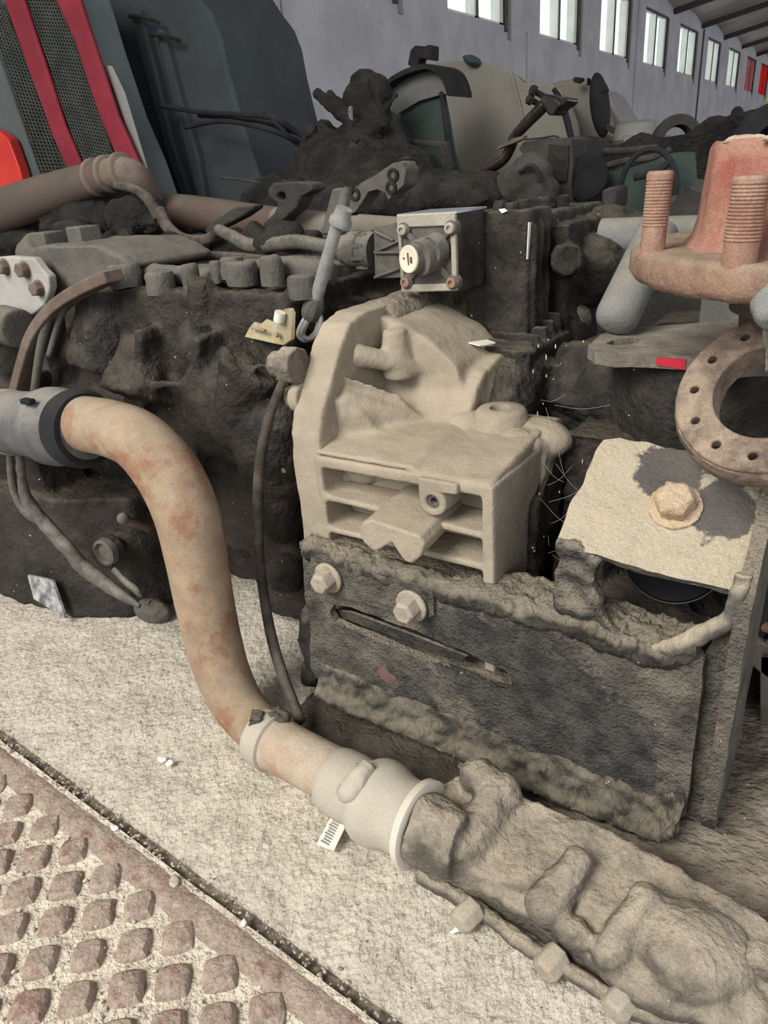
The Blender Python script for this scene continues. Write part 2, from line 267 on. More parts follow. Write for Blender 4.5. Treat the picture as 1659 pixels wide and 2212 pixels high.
def finish(name, bm, mt, parent=None, base=None, bevel=0.0, smooth=0.7, sub=0, remesh=0.0, rsm=4, disp=0.0, dscale=0.03, seg=2):
    bmesh.ops.recalc_face_normals(bm, faces=bm.faces)
    if parent is not None: base = V(parent['_o'])
    elif base is None:
        lo = V((min(v.co.x for v in bm.verts), min(v.co.y for v in bm.verts), min(v.co.z for v in bm.verts)))
        hi = V((max(v.co.x for v in bm.verts), max(v.co.y for v in bm.verts), 0)); base = V(((lo.x + hi.x) / 2, (lo.y + hi.y) / 2, lo.z))
    else: base = V(base)
    bmesh.ops.translate(bm, verts=bm.verts, vec=-base)
    me = bpy.data.meshes.new(name); bm.to_mesh(me); bm.free()
    o = bpy.data.objects.new(name, me); col.objects.link(o); me.materials.append(mt)
    if parent is not None: o.parent = parent
    else: o.location = base
    o['_o'] = tuple(base)
    if bevel:
        b = o.modifiers.new('bevel', 'BEVEL'); b.width = bevel; b.segments = seg; b.limit_method = 'ANGLE'; b.angle_limit = 0.6
    if remesh:
        r = o.modifiers.new('remesh', 'REMESH'); r.mode = 'VOXEL'; r.voxel_size = remesh; r.use_smooth_shade = True
        if rsm: s = o.modifiers.new('smooth', 'SMOOTH'); s.factor = 0.5; s.iterations = rsm
    if sub: s = o.modifiers.new('subdivision', 'SUBSURF'); s.levels = sub; s.render_levels = sub
    if disp:
        t = bpy.data.textures.new('lumps', 'CLOUDS'); t.noise_scale = dscale; t.noise_depth = 4
        dd = o.modifiers.new('displace', 'DISPLACE'); dd.texture = t; dd.strength = disp; dd.mid_level = 0.5; dd.texture_coords = 'GLOBAL'
    for p in me.polygons: p.use_smooth = True
    if not remesh:
        try: me.set_sharp_from_angle(angle=smooth)
        except Exception: pass
    return o
def tag(o, label, cat, group=None):
    o['label'] = label; o['category'] = cat
    if group: o['group'] = group
    return o
def thing(name, label, cat, loc, group=None):
    o = bpy.data.objects.new(name, None); col.objects.link(o); o.location = loc; o['_o'] = tuple(loc); o.empty_display_size = 0.05
    return tag(o, label, cat, group)
def struct(name, bm, mt, **k):
    o = finish(name, bm, mt, **k)
    if o.parent is None: o['kind'] = 'structure'
    return o
def densify(bm, L):
    bmesh.ops.triangulate(bm, faces=bm.faces[:])
    for _ in range(9):
        es = [e for e in bm.edges if e.calc_length() > L]
        if not es: break
        bmesh.ops.subdivide_edges(bm, edges=es, cuts=1); bmesh.ops.triangulate(bm, faces=[f for f in bm.faces if len(f.verts) > 3])
    return bm
def rough(bm, amp, fr, cond=None):
    bm.normal_update()
    mv = [(v, v.normal * (noise.fractal(v.co * fr, 1.0, 2.0, 4) * amp)) for v in bm.verts if cond is None or cond(v.co)]
    for v, q in mv: v.co += q
    return bm

# ================================================================== SETTING
EDGE = lambda x: 0.268 - (x + 0.4) * 0.05     # groove between concrete and steel plate
bm = nb()
# near concrete apron: fine grid with worn lumps
nx, ny = 190, 120
x0, x1, y1 = -2.4, 0.9, 1.5
G = []
for i in range(nx + 1):
    x = x0 + (x1 - x0) * i / nx; row = []
    for j in range(ny + 1):
        y = EDGE(x) + 0.006 + (y1 - EDGE(x)) * (j / ny) ** 1.35
        z = noise.fractal(V((x * 22, y * 12, 0)), 1.0, 2.0, 5) * 0.0035
        if j == 0: z -= 0.006
        row.append(bm.verts.new((x, y, z - 0.002)))
    G.append(row)
for i in range(nx):
    for j in range(ny): bm.faces.new((G[i][j], G[i + 1][j], G[i + 1][j + 1], G[i][j + 1]))
for i in range(nx):   # edge lip down into the groove
    a, b = G[i][0], G[i + 1][0]
    c = bm.verts.new((b.co.x, b.co.y, -0.03)); d = bm.verts.new((a.co.x, a.co.y, -0.03)); bm.faces.new((a, d, c, b))
fl = struct('floor', bm, M['concrete'], base=(0, 0, 0))
bm = nb(); box(bm, -4, 9, 1.45, 45, -0.06, -0.012); box(bm, -4, 9, -6, 1.5, -0.08, -0.035); box(bm, 0.85, 9, 0.2, 1.5, -0.06, -0.012); box(bm, -4, -2.3, 0.2, 1.5, -0.06, -0.012)
struct('floor_yard', bm, M['farfloor'], base=(0, 0, -0.04)).name = 'floor.001'
bpy.data.objects['floor.001']['kind'] = 'structure'

# checkered plate: things lie in the setting, one steel plate with its raised studs
bm = nb()
def pz(x, y): return noise.fractal(V((x * 18, y * 18, 3)), 1.0, 2.0, 4) * 0.0018
nx, ny = 150, 60; G = []
for i in range(nx + 1):
    x = -1.5 + 1.9 * i / nx; row = []
    for j in range(ny + 1):
        y = -0.25 + (EDGE(x) - 0.007 + 0.25) * j / ny
        d = EDGE(x) - y
        z = 0.001 if d < 0.038 else 0.001 - 0.003 * min(1, (d - 0.038) / 0.008)
        row.append(bm.verts.new((x, y, z + pz(x, y))))
    G.append(row)
for i in range(nx):
    for j in range(ny): bm.faces.new((G[i][j], G[i + 1][j], G[i + 1][j + 1], G[i][j + 1]))
cp = finish('checkered_plate', bm, M['plategrit'], base=(-0.5, 0, 0)); tag(cp, 'rusty raised-stud steel floor plate covered in pale grit, at bottom left', 'floor plate')
bm = nb()
# plain border strip
for i in range(90):
    xa = -1.5 + 1.9 * i / 90; xb = -1.5 + 1.9 * (i + 1) / 90
    if i == 0: prev = None
    ys = lambda x, k: EDGE(x) - 0.0065 - k * 0.0125
    cur = [bm.verts.new((xb, ys(xb, k), 0.0035 + pz(xb, ys(xb, k)) - (0.005 if k in (0, 3) else 0))) for k in range(4)]
    if prev is None: prev = [bm.verts.new((xa, ys(xa, k), 0.0035 + pz(xa, ys(xa, k)) - (0.005 if k in (0, 3) else 0))) for k in range(4)]
    for k in range(3): bm.faces.new((prev[k], cur[k], cur[k + 1], prev[k + 1]))
    prev = cur
finish('border_strip', bm, M['rustplate'], cp)
bm = nb()
a = V((0.0555, -0.0028, 0)); b = V((-0.0297, -0.0262, 0)); o0 = V((-0.5298, 0.2254, 0)); e1 = (b).normalized(); e2 = (a + b).normalized()
for i in range(-22, 24):
    for j in range(0, 18):
        c = o0 + a * i + b * j
        if not (-1.45 < c.x < 0.3 and c.y > -0.2): continue
        rx = random.Random(i * 99 + j); h = 0.0045 + rx.random() * 0.0012; s = 0.0120 + rx.random() * 0.0016
        c = c + V((rx.uniform(-.001, .001), rx.uniform(-.001, .001), pz(c.x, c.y)))
        lv = []
        for zz, kk in ((-0.006, 1.22), (h * 0.35, 1.10), (h, 0.88), (h + 0.0006, 0.45)):
            ring = []
            for q in range(12):
                t = q / 12 * 4; sd = int(t); f_ = t - sd
                cs = [(1, 1), (-1, 1), (-1, -1), (1, -1)]; A = cs[sd]; B = cs[(sd + 1) % 4]
                u_ = A[0] + (B[0] - A[0]) * f_; v_ = A[1] + (B[1] - A[1]) * f_
                rd = 1 - 0.13 * (abs(u_ * v_)) ** 3
                p = c + (e1 * u_ + e2 * v_) * s * kk * rd; p = p + V((0, 0, zz)); nn = noise.noise(p * 160) * 0.0012; ring.append(bm.verts.new(p + V((nn, nn, nn * 0.5))))
            lv.append(ring)
        for A, B in zip(lv, lv[1:]):
            for q in range(12): bm.faces.new((A[q], A[(q + 1) % 12], B[(q + 1) % 12], B[q]))
        bm.faces.new(lv[-1])
finish('raised_studs', bm, M['rustplate'], cp)

bm = nb(); plate(bm, [V((-1.5, EDGE(-1.5) - .012, -.007)), V((.4, EDGE(.4) - .012, -.007)), V((.4, EDGE(.4) + .012, -.007)), V((-1.5, EDGE(-1.5) + .012, -.007))], (0, 0, -.004)); struct('trim_40', bm, mat('packed_dirt', (.30, .25, .195), (.11, .09, .075), dust=None, s1=90, bump=1, bs=200, bd=.005))
# wall with its window openings
WT = 0.09; y_end = 44
wins = [(-1.9, -0.6), (0.43, 1.74), (2.76, 4.07), (5.09, 6.4), (7.42, 8.73), (9.76, 11.07), (12.02, 13.35), (14.31, 15.65), (16.67, 18.01), (19.2, 20.4), (21.6, 22.9), (24.2, 25.43), (26.6, 27.9), (29.1, 30.4)]
ZB, ZT, ZC = 2.05, 2.81, 2.93
bm = nb(); ys = [-6.0]
joints = [0.25, 4.877, 9.367, 13.87, 18.65, 23.2, 27.9]
edges = [-6.0] + joints + [y_end]
for a, b in zip(edges, edges[1:]): box(bm, -4 - WT, -4, a + 0.014, b - 0.014, -0.05, ZB)   # panels below the sill
box(bm, -4 - WT, -4.03, -6, y_end, -0.05, ZB)
box(bm, -4 - WT, -4.0, -6, y_end, ZT, ZC + 0.3)
prev = -6.0
for a, b in wins + [(y_end, y_end)]:
    box(bm, -4 - WT, -4, prev, a, ZB, ZT); prev = b
struct('wall_left', bm, M['wall'], base=(-4, 0, 0))
for n, (a, b) in enumerate(wins):
    m_ = (a + b) / 2
    bm = nb(); box(bm, -4.12, -4.01, m_ - 0.05, m_ + 0.05, ZB, ZT); box(bm, -4.12, -4.01, b - 0.10, b - 0.002, ZB, ZT); box(bm, -4.12, -4.01, a, b, ZB, ZB + 0.02)
    wf = struct('window_%d' % (n + 1), bm, M['pier'], base=(-4, m_, ZB))
    bm = nb(); box(bm, -4.02, -4.0 + 0.018, b, b + 0.07, ZB - 0.06, ZT + 0.02); box(bm, -4.02, -3.995, m_ - 0.015, m_ + 0.0, ZB, ZT); box(bm, -4.02, -3.985, a - 0.03, b + .02, ZT, ZT + 0.03)
    finish('window_frame', bm, M['frame'], wf)
    bm = nb(); box(bm, -4.05, -4.0 + 0.012, b + 0.09, b + 0.16, ZB - 0.13, ZT + 0.02)
    finish('jamb_strip', bm, M['palecab'], wf)
    bm = nb(); box(bm, -4.10, -4.096, a, m_ - 0.05, ZB + .02, ZT); box(bm, -4.10, -4.096, m_ + 0.05, b - 0.10, ZB + .02, ZT)
    finish('pane', bm, M['glassred'] if n == 12 else M['glasspink'] if n == 11 else M['glass'], wf)
    if n == 12:
        wf.data.materials[0] = M['redlamp']
    if n == 11: wf.data.materials[0] = mat('pink_reveal', (0.62, 0.30, 0.30), None, dust=None, bump=0)
for n, y in enumerate([18.65, 13.87]):
    bm = nb(); box(bm, -4.0, -3.98, y - 0.05, y + 0.04, 0, ZC); struct('trim_%d' % (n + 1), bm, M['frame'] if n == 0 else M['wall'])
bm = nb(); box(bm, -4.0, -3.97, 6.0, 44, 0.88, 0.91); struct('trim_3', bm, M['wall'])
# roof: sloping sheet with beams at every pier
RS = 0.16
bm = nb()
yy = -6.0
pitch = 2.36; ybeam = [1.95 + pitch * k for k in range(-3, 17)]
for a, b in zip(ybeam, ybeam[1:]):
    seg = 8; prevv = None
    for k in range(seg + 1):
        y = a + (b - a) * k / seg; dz = 0.13 * math.sin(PI * k / seg)
        v1 = bm.verts.new((-4.3, y, ZC + 0.02 + dz)); v2 = bm.verts.new((7.0, y, ZC + 0.02 + dz + 11.3 * RS)); v3 = bm.verts.new((7, y, ZC + 0.14 + dz + 11.3 * RS)); v4 = bm.verts.new((-4.3, y, ZC + 0.14 + dz))
        cur = (v1, v2, v3, v4)
        if prevv:
            for q in range(4): bm.faces.new((prevv[q], cur[q], cur[(q + 1) % 4], prevv[(q + 1) % 4]))
        prevv = cur
struct('ceiling', bm, M['roof'], base=(0, 0, ZC))
for k, y in enumerate(ybeam[2:]):
    bm = nb(); plate(bm, [V((-4.0, y - 0.07, ZC - 0.0)), V((7, y - 0.07, ZC - 0.0 + 11 * RS)), V((7, y - 0.07, ZC + 0.08 + 11 * RS)), V((-4.0, y - 0.07, ZC + 0.08))], (0, 0.14, 0))
    struct('trim_%d' % (k + 4), bm, M['beam'])
bm = nb(); box(bm, -4.3, 7, 44, 44.3, 0, 5.2); struct('wall_back', bm, M['wall'])

# ================================================================== RETARDER HOUSING (tan casting in the middle)
rt = thing('gearbox_housing', 'tan dust-covered cast gearbox housing with ribbed flange, behind the long black bracket', 'gearbox', (-0.38, 0.68, 0.0))
bm = nb()
# flange slab, profile in the side plane
prof = [(.553, .10), (.553, .30), (.556, .352), (.566, .378), (.612, .442), (.630, .461), (.66, .468), (.74, .468), (.82, .43), (.85, .36), (.85, .10)]
plate(bm, yz(prof, -.512), (.040, 0, 0))
finish('flange', bm, M['tan'], rt, remesh=0.0032, rsm=5, disp=0.0035, dscale=0.03)
bm = nb()
# body: ledge block, drum, slanted shoulder
plate(bm, yz([(.600, .10), (.600, .330), (.575, .334), (.552, .334), (.552, .340), (.60, .346), (.660, .350), (.678, .362), (.694, .382), (.715, .396), (.76, .404), (.85, .405), (.90, .38), (.90, .10)], -.48), (.128, 0, 0))
plate(bm, yz([(.600, .10), (.600, .325), (.552, .325), (.552, .335), (.60, .343), (.70, .351), (.735, .345), (.75, .10)], -.36), (.093, 0, 0))
lathe(bm, (-.50, .785, .300), (1, 0, 0), [(0, .118), (.08, .112), (.13, .106), (.150, .098), (.158, .08)], 40)
# gussets running from the flange to the drum
for y, z, h in ((.615, .35, .0),):
    plate(bm, [V((-.478, .625, .345)), V((-.478, .602, .418)), V((-.430, .650, .385)), V((-.415, .662, .36))], (0, .010, -.012))
plate(bm, [V((-.478, .590, .342)), V((-.478, .585, .392)), V((-.445, .60, .372)), V((-.432, .615, .345))], (0.0, .018, .0))
cyl(bm, (-.478, .638, .425), (-.41, .70, .395), .015, .004, 16)
cyl(bm, (-.478, .607, .372), (-.405, .665, .350), .024, .005, 16)
plate(bm, [V((-.478, .60, .392)), V((-.478, .612, .404)), V((-.428, .655, .366)), V((-.43, .65, .35))], (0, .004, -.03))
plate(bm, xz([(-.48, .37), (-.48, .459), (-.445, .450), (-.405, .430), (-.375, .405), (-.365, .37)], .690), (0, .12, 0))
cyl(bm, (-.448, .680, .446), (-.446, .684, .39), .014, .021, 20)
finish('body', bm, M['tan'], rt, remesh=0.0034, rsm=7, disp=0.0045, dscale=0.035)
# front frame with its pocket shelves
bm = nb()
box(bm, -.478, -.264, .551, .60, .322, .334)
plate(bm, [V((-.478, .551, .290)), V((-.268, .551, .283)), V((-.268, .551, .276)), V((-.478, .551, .283))], (0, .05, 0))
plate(bm, [V((-.478, .551, .250)), V((-.268, .551, .248)), V((-.268, .551, .241)), V((-.478, .551, .243))], (0, .05, 0))
box(bm, -.276, -.264, .550, .72, .12, .334)
box(bm, -.478, -.470, .551, .60, .12, .334)
plate(bm, [V((-.276, .551, .20)), V((-.276, .551, .330)), V((-.284, .551, .330)), V((-.276, .551, .322))], (0, .04, 0))
finish('front_ribs', bm, M['tan'], rt, remesh=0.0026, rsm=2, disp=0.0015, dscale=0.02)
# pocket bulges
bm = nb(); blob(bm, (-.452, .603, .308), (.028, .020, .022)); blob(bm, (-.445, .604, .268), (.030, .010, .018)); cyl(bm, (-.475, .596, .296), (-.415, .603, .300), .009, .004)
finish('pocket_rib', bm, M['tan'], rt, sub=0)
# boss with the drilled hole
bm = nb(); C = PZ(1082, 888, .362)
prof_ = [(-.035, .040), (-.012, .031), (.0, .028), (.004, .024), (.004, .0125), (-.010, .0115), (-.012, .001)]
lathe(bm, C, (0, 0, 1), prof_, 32, cap=False)
finish('drilled_boss', bm, M['tan'], rt, smooth=1.0)
bm = nb(); E_ = C + V((.036, .010, -.030)); blob(bm, E_, (.042, .032, .022)); box(bm, C.x - .03, C.x + .06, C.y - .02, C.y + .03, C.z - .08, C.z - .022); blob(bm, C + V((-.038, -.004, -.022)), (.03, .03, .02)); blob(bm, C + V((0.03, -.022, -.026)), (.028, .022, .016))
finish('boss_shoulder', bm, M['tan'], rt, remesh=.003, rsm=4, disp=.005, dscale=.02)
# small lug with a hole under the ledge
bm = nb()
lug = [V((-.343, .545, .333)), V((-.343, .545, .312))] + [V((-.328 + math.cos(t) * .0155, .545, .309 + math.sin(t) * .0145)) for t in [PI + PI * 0.1 * k for k in range(1, 14)]] + [V((-.300, .545, .322)), V((-.300, .545, .333))]
plate(bm, lug, (0, .055, 0), [circ((-.328, .545, .309), .0075, 16)])
lug_ = finish('drilled_lug', bm, M['tan'], rt, bevel=.002)
bm = nb(); lathe(bm, (-.328, .549, .309), (0, 1, 0), [(0, .0074), (0, .004), (.012, .0035), (.012, 0.0)], 20, cap=False); box(bm, -.337, -.319, .56, .563, .300, .318)
finish('hole_sleeve', bm, M['cover'], lug_)
# twin-lobed nose casting
bm = nb()
a = [(-.436, .247), (-.437, .256), (-.432, .266), (-.424, .272), (-.405, .268), (-.372, .257), (-.340, .258), (-.338, .250), (-.345, .236), (-.353, .226), (-.362, .222), (-.372, .224), (-.380, .233), (-.388, .246), (-.397, .243), (-.408, .236), (-.418, .234), (-.428, .238)]
plate(bm, [PY(*p, .512) for p in ((777, 1140), (784, 1128), (800, 1124), (830, 1133), (905, 1158), (917, 1178), (908, 1203), (890, 1218), (872, 1212), (858, 1192), (846, 1172), (832, 1180), (815, 1191), (800, 1187), (784, 1172), (776, 1155))], (-.004, .095, .004))
finish('twin_lobe_nose', bm, M['tan'], rt, bevel=.004, seg=3)
# bolts sitting on the left of the flange
for (px, py, rr, ln) in ((640, 790, .021, .038), (655, 858, .018, .024)):
    p = PX(px, py, -.512); bm = nb(); lathe(bm, p + V((.004, .0, 0)), (-1, 0, 0), [(0, rr), (ln * .55, rr * .98), (ln * .6, rr * .74), (ln * .95, rr * .7), (ln, rr * .5)], 8 if rr > .02 else 20)
    finish('bolt_head', bm, M['cooler'] if px < 650 else M['tan'], rt, bevel=.002, smooth=.6)
bm = nb(); lathe(bm, PX(654, 995, -.490) - V((0, .032, 0)), (0, -1, 0), [(0, .003), (.0008, .002)], 10); finish('pin_mark', bm, M['cover'], rt)
# dark right flank and ribbed top crust
bm = nb()
plate(bm, yz([(.63, .12), (.63, .28), (.70, .325), (.74, .33), (.80, .10)], -.264), (.010, 0, 0))
lathe(bm, (-.36, .80, .30), (1, 0, 0), [(0, .108), (.035, .100), (.05, .08), (.055, .03)], 36)
box(bm, -.33, -.22, .80, .92, .10, .385)
blob(bm, (-.25, .88, .35), (.07, .07, .06)); blob(bm, (-.20, .84, .27), (.045, .05, .06)); blob(bm, (-.215, .90, .22), (.06, .06, .08))
finish('oily_end_cover', bm, M['tandark'], rt, remesh=.0045, rsm=3, disp=.016, dscale=.03)
bm = nb()
for k in range(6):
    y = .768 + k * .022; z = .406 + k * .0045
    box(bm, -.455 - .004 * k, -.325, y, y + .007, z - .03, z + .004, Matrix.Rotation(math.radians(-4), 3, 'Z'))
box(bm, -.46, -.320, .765, .90, .37, .407)
finish('top_ribs', bm, M['tandark'], rt, remesh=.003, rsm=3, disp=.006, dscale=.02)
bm = nb(); blob(bm, (-.485, .84, .408), (.075, .13, .034)); blob(bm, (-.50, .93, .42), (.12, .10, .035)); blob(bm, (-.43, .95, .41), (.12, .06, .04)); cyl(bm, (-.485, .70, .44), (-.50, .90, .44), .03, .04)
finish('top_hump', bm, M['cooler'], rt, remesh=.004, rsm=4, disp=.008, dscale=.03)
bm = nb(); plate(bm, [PZ(1012, 742, .418), PZ(1052, 736, .418), PZ(1070, 742, .418), PZ(1035, 748, .418)], (0, 0, .0015)); finish('bright_scrape', bm, M['chip'], rt)

# ================================================================== LONG BRACKET with its upright
br = thing('mounting_bracket', 'long black dust-caked slotted steel bracket standing in front of the tan housing', 'bracket', (-.28, .54, 0))
bm = nb()
yb = .533
out = [PY(*p, yb) for p in ((655, 1185), (760, 1225), (900, 1265), (1060, 1310), (1200, 1350), (1330, 1400), (1430, 1424), (1500, 1408), (1520, 1430), (1512, 1520), (1480, 1762), (1420, 1796), (1200, 1705), (1000, 1625), (820, 1545), (700, 1492), (672, 1440), (668, 1330), (655, 1260))]
sl = [PY(*p, yb) for p in ((712, 1322), (722, 1306), (760, 1312), (900, 1362), (1040, 1424), (1090, 1447), (1112, 1478), (1096, 1490), (1050, 1480), (900, 1420), (780, 1368), (722, 1345))]
densy = plate(bm, out, (0, .010, 0), [sl]); densify(bm, .010); rough(bm, .0022, 30)
finish('front_plate', bm, M['bracket'], br, smooth=1.2)
# rolled upper lip
bm = nb()
def lipprof(x):
    t = min(1, max(0, (x + .30) / .05)); e = min(1, max(0, (-.065 - x) / .04)); dp = .018 + .034 * t * e
    return [(.531, -.014), (.5265, -.006), (.527, .002), (.532, .007), (.540, .0085), (.530 + dp, .010), (.534 + dp, .003), (.536 + dp, -.006), (.545, -.008), (.540, -.014)]
lpx = [(655, 1183), (760, 1220), (900, 1261), (1060, 1304), (1200, 1343), (1330, 1390), (1400, 1413), (1450, 1416), (1508, 1398)]
sweep(bm, [(PY(a, b, .53).x, PY(a, b, .53).z) for a, b in lpx], lipprof); densify(bm, .005); rough(bm, .0042, 75)
finish('upper_lip', bm, M['lip'], br, smooth=2)
bm = nb(); plate(bm, [V((-.50, .533, .232)), V((-.10, .533, .205)), V((-.10, .60, .205)), V((-.50, .60, .232))], (0, 0, -.008)); finish('top_flange', bm, M['bracket'], br)
# bottom flare, dust covered
bm = nb()
lpx = [(688, 1488), (820, 1545), (1000, 1620), (1200, 1706), (1340, 1762), (1420, 1792), (1466, 1775)]
sweep(bm, [(PY(a, b, .522).x, PY(a, b, .522).z) for a, b in lpx], lambda x: [(.534, .034), (.528, .020), (.521, .008), (.513, .0), (.510, -.005), (.514, -.008), (.524, -.002), (.536, .006)]); densify(bm, .005); rough(bm, .004, 60)
finish('bottom_flare', bm, M['lip'], br, smooth=2)
# left raised pad and pipe clip shelf inside the slot
bm = nb(); plate(bm, [PY(*p, .527) for p in ((672, 1205), (690, 1198), (800, 1232), (935, 1275), (938, 1330), (905, 1345), (800, 1305), (700, 1282), (675, 1268))], (0, .008, 0)); densify(bm, .012); rough(bm, .002, 30)
finish('bolt_pad', bm, M['bracket'], br, bevel=0, smooth=1.2)
bm = nb()
plate(bm, [PY(*p, .548) for p in ((722, 1318), (760, 1322), (900, 1374), (1010, 1418), (1000, 1432), (900, 1396), (760, 1344), (722, 1332))], (0, .004, 0))
plate(bm, [PY(735, 1362, .545), PY(1095, 1496, .545), PY(1095, 1496, .545) + V((0, .05, .004)), PY(735, 1362, .545) + V((0, .05, .004))], (0, 0, -.006))
box(bm, -.475, -.23, .602, .608, .06, .20)
finish('slot_shelf', bm, M['lip'], br, bevel=.001)
bm = nb(); hexb(bm, PY(787, 1371, .5445), (0.1, -1, .15), .013, .009); finish('shelf_bolt', bm, M['rustbolt'], br, bevel=.0008)
for (px, py) in ((702, 1246), (880, 1306)):
    bm = nb(); hexb(bm, PY(px, py, .526) + V((.006, 0, .001)), (-.02, -1, -.02), .0225, .0165, .0185, .004); o = finish('bracket_bolt', bm, M['bolt'], br, bevel=.0012)
bm = nb(); lathe(bm, PY(838, 1455, .534), (0, -1, 0), [(0, .013), (.002, .012), (.003, 0.002)], 18); o = finish('red_button', bm, mat('faded_red_spot', (0.17, 0.07, 0.06), (.13, .08, .07), dust=(.2, .17, .13), up=0, bias=.1, k=.6, bump=.4), br); o['label'] = 'faded dusty red disc'
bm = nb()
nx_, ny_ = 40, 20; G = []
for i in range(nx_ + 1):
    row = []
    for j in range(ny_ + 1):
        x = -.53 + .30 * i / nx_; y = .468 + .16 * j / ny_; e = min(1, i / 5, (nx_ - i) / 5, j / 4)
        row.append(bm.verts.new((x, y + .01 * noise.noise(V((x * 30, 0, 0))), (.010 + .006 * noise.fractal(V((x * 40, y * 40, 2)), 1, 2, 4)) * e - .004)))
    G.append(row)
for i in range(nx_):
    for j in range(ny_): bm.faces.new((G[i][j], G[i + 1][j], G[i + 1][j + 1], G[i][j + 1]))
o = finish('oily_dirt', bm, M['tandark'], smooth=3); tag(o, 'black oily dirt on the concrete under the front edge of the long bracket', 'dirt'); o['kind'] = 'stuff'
# left lower lugs (dark, behind the plate's left edge)
bm = nb(); box(bm, -.535, -.49, .55, .60, .03, .12); blob(bm, (-.515, .565, .075), (.030, .03, .05)); blob(bm, (-.52, .56, .03), (.022, .03, .025)); box(bm, -.52, -.30, .57, .62, 0.0, .10)
finish('rear_lug', bm, M['tandark'], br, remesh=.004, rsm=3, disp=.012, dscale=.02)

# upright plate on the right, leaning back with the rusty bolt
up = thing('upright_bracket', 'upright bracket plate caked in tan dust with one large rusty bolt', 'bracket', (-.11, .57, 0))
A_, B_, C_, D_ = PY(1215, 1180, .535), PY(1600, 1280, .535), PY(1662, 1003, .625), PY(1300, 940, .625)
def bl(u, v): return (A_ * (1 - u) + B_ * u) * (1 - v) + (D_ * (1 - u) + C_ * u) * v
bm = nb(); o_ = []
for u, v in ((-.03, 0.0), (.25, .0), (.5, -.015), (.8, -.01), (1, 0), (1.0, .25), (1.0, .5), (1.0, .8), (1.0, .98), (.95, 1.0), (.75, 1.0), (.4, 1.0), (.12, 1.0), (.03, .95), (0, .85), (-.01, .6), (-.03, .4), (-.045, .2), (-.05, .06)): o_.append(bl(u, v))
nrm = (B_ - A_).cross(D_ - A_).normalized(); nrm = nrm if nrm.y > 0 else -nrm
plate(bm, o_, nrm * .010); densify(bm, .009); rough(bm, .0024, 40)
finish('sloping_face', bm, M['plateup'], up, smooth=1.2)
bm = nb(); bc = bl(.56, .52) ; hexb(bm, bc - nrm * -.0, -nrm, .0285, .017, .0215, .003); densify(bm, .004); rough(bm, .0012, 160)
o = finish('rusty_bolt', bm, M['rustbolt'], up, smooth=1.0); o['label'] = 'large hex bolt crusted with pale rust'
# right edge strip, the return flange
bm = nb()
sp = [(.627, .376), (.535, .298), (.528, .28), (.528, .05), (.540, .03), (.60, .0), (.66, .0), (.66, .37)]
plate(bm, yz(sp, B_.x - .002), (.012, 0, 0)); densify(bm, .012); rough(bm, .0012, 40)
finish('return_flange', bm, M['bracket'], up, smooth=1.0)
bm = nb(); plate(bm, [PY(*p, .547) for p in ((1518, 1420), (1612, 1270), (1610, 1400), (1545, 1740), (1520, 1762), (1480, 1755))], (0, .01, 0)); densify(bm, .012); rough(bm, .0015, 40)
finish('lower_web', bm, M['bracket'], up, smooth=1.0)
# frame rim round the cut window
bm = nb(); ptube(bm, [(1606, 1240, .538, 18), (1596, 1290, .535, 19), (1570, 1338, .534, 20), (1530, 1364, .533, 20), (1480, 1385, .533, 21), (1425, 1405, .534, 18), (1390, 1405, .54, 14)], 10, 8); densify(bm, .006); rough(bm, .0025, 60)
finish('window_rim', bm, M['plateup'], up, smooth=2)
bm = nb()
plate(bm, [PY(*p, .536) for p in ((1205, 1165), (1245, 1180), (1290, 1215), (1280, 1260), (1300, 1330), (1340, 1380), (1250, 1370), (1195, 1310), (1192, 1270), (1205, 1220))], (0, .012, 0)); densify(bm, .007); rough(bm, .006, 45)
finish('left_web', bm, M['bracket'], up, smooth=1.5)
# inside of the window: pulley and crust
pu = thing('brake_drum', 'dark rimmed disc and greasy casting seen through the window of the upright bracket', 'drum', (-.13, .66, 0))
bm = nb(); c = PY(1455, 1200, .64); lathe(bm, c, (.15, -1, .35), [(-.05, .046), (0, .046), (.003, .044), (.001, .040), (0, .001)], 48, cap=False); disc = finish('rimmed_disc', bm, M['tyre'], pu)
bm = nb(); lathe(bm, c, (.15, -1, .35), [(.002, .0475), (.0035, .0465), (.0028, .0455)], 48, cap=False); finish('bright_rim', bm, M['greycast'], disc)
bm = nb(); box(bm, -.25, -.06, .70, .80, .0, .34); blob(bm, (-.16, .655, .16), (.07, .05, .05)); blob(bm, (-.10, .64, .15), (.04, .04, .04)); blob(bm, (-.21, .68, .20), (.04, .05, .07)); box(bm, -.22, -.05, .62, .72, 0, .13)
finish('greasy_body', bm, M['gearbox'], pu, remesh=.005, rsm=3, disp=.015, dscale=.03)

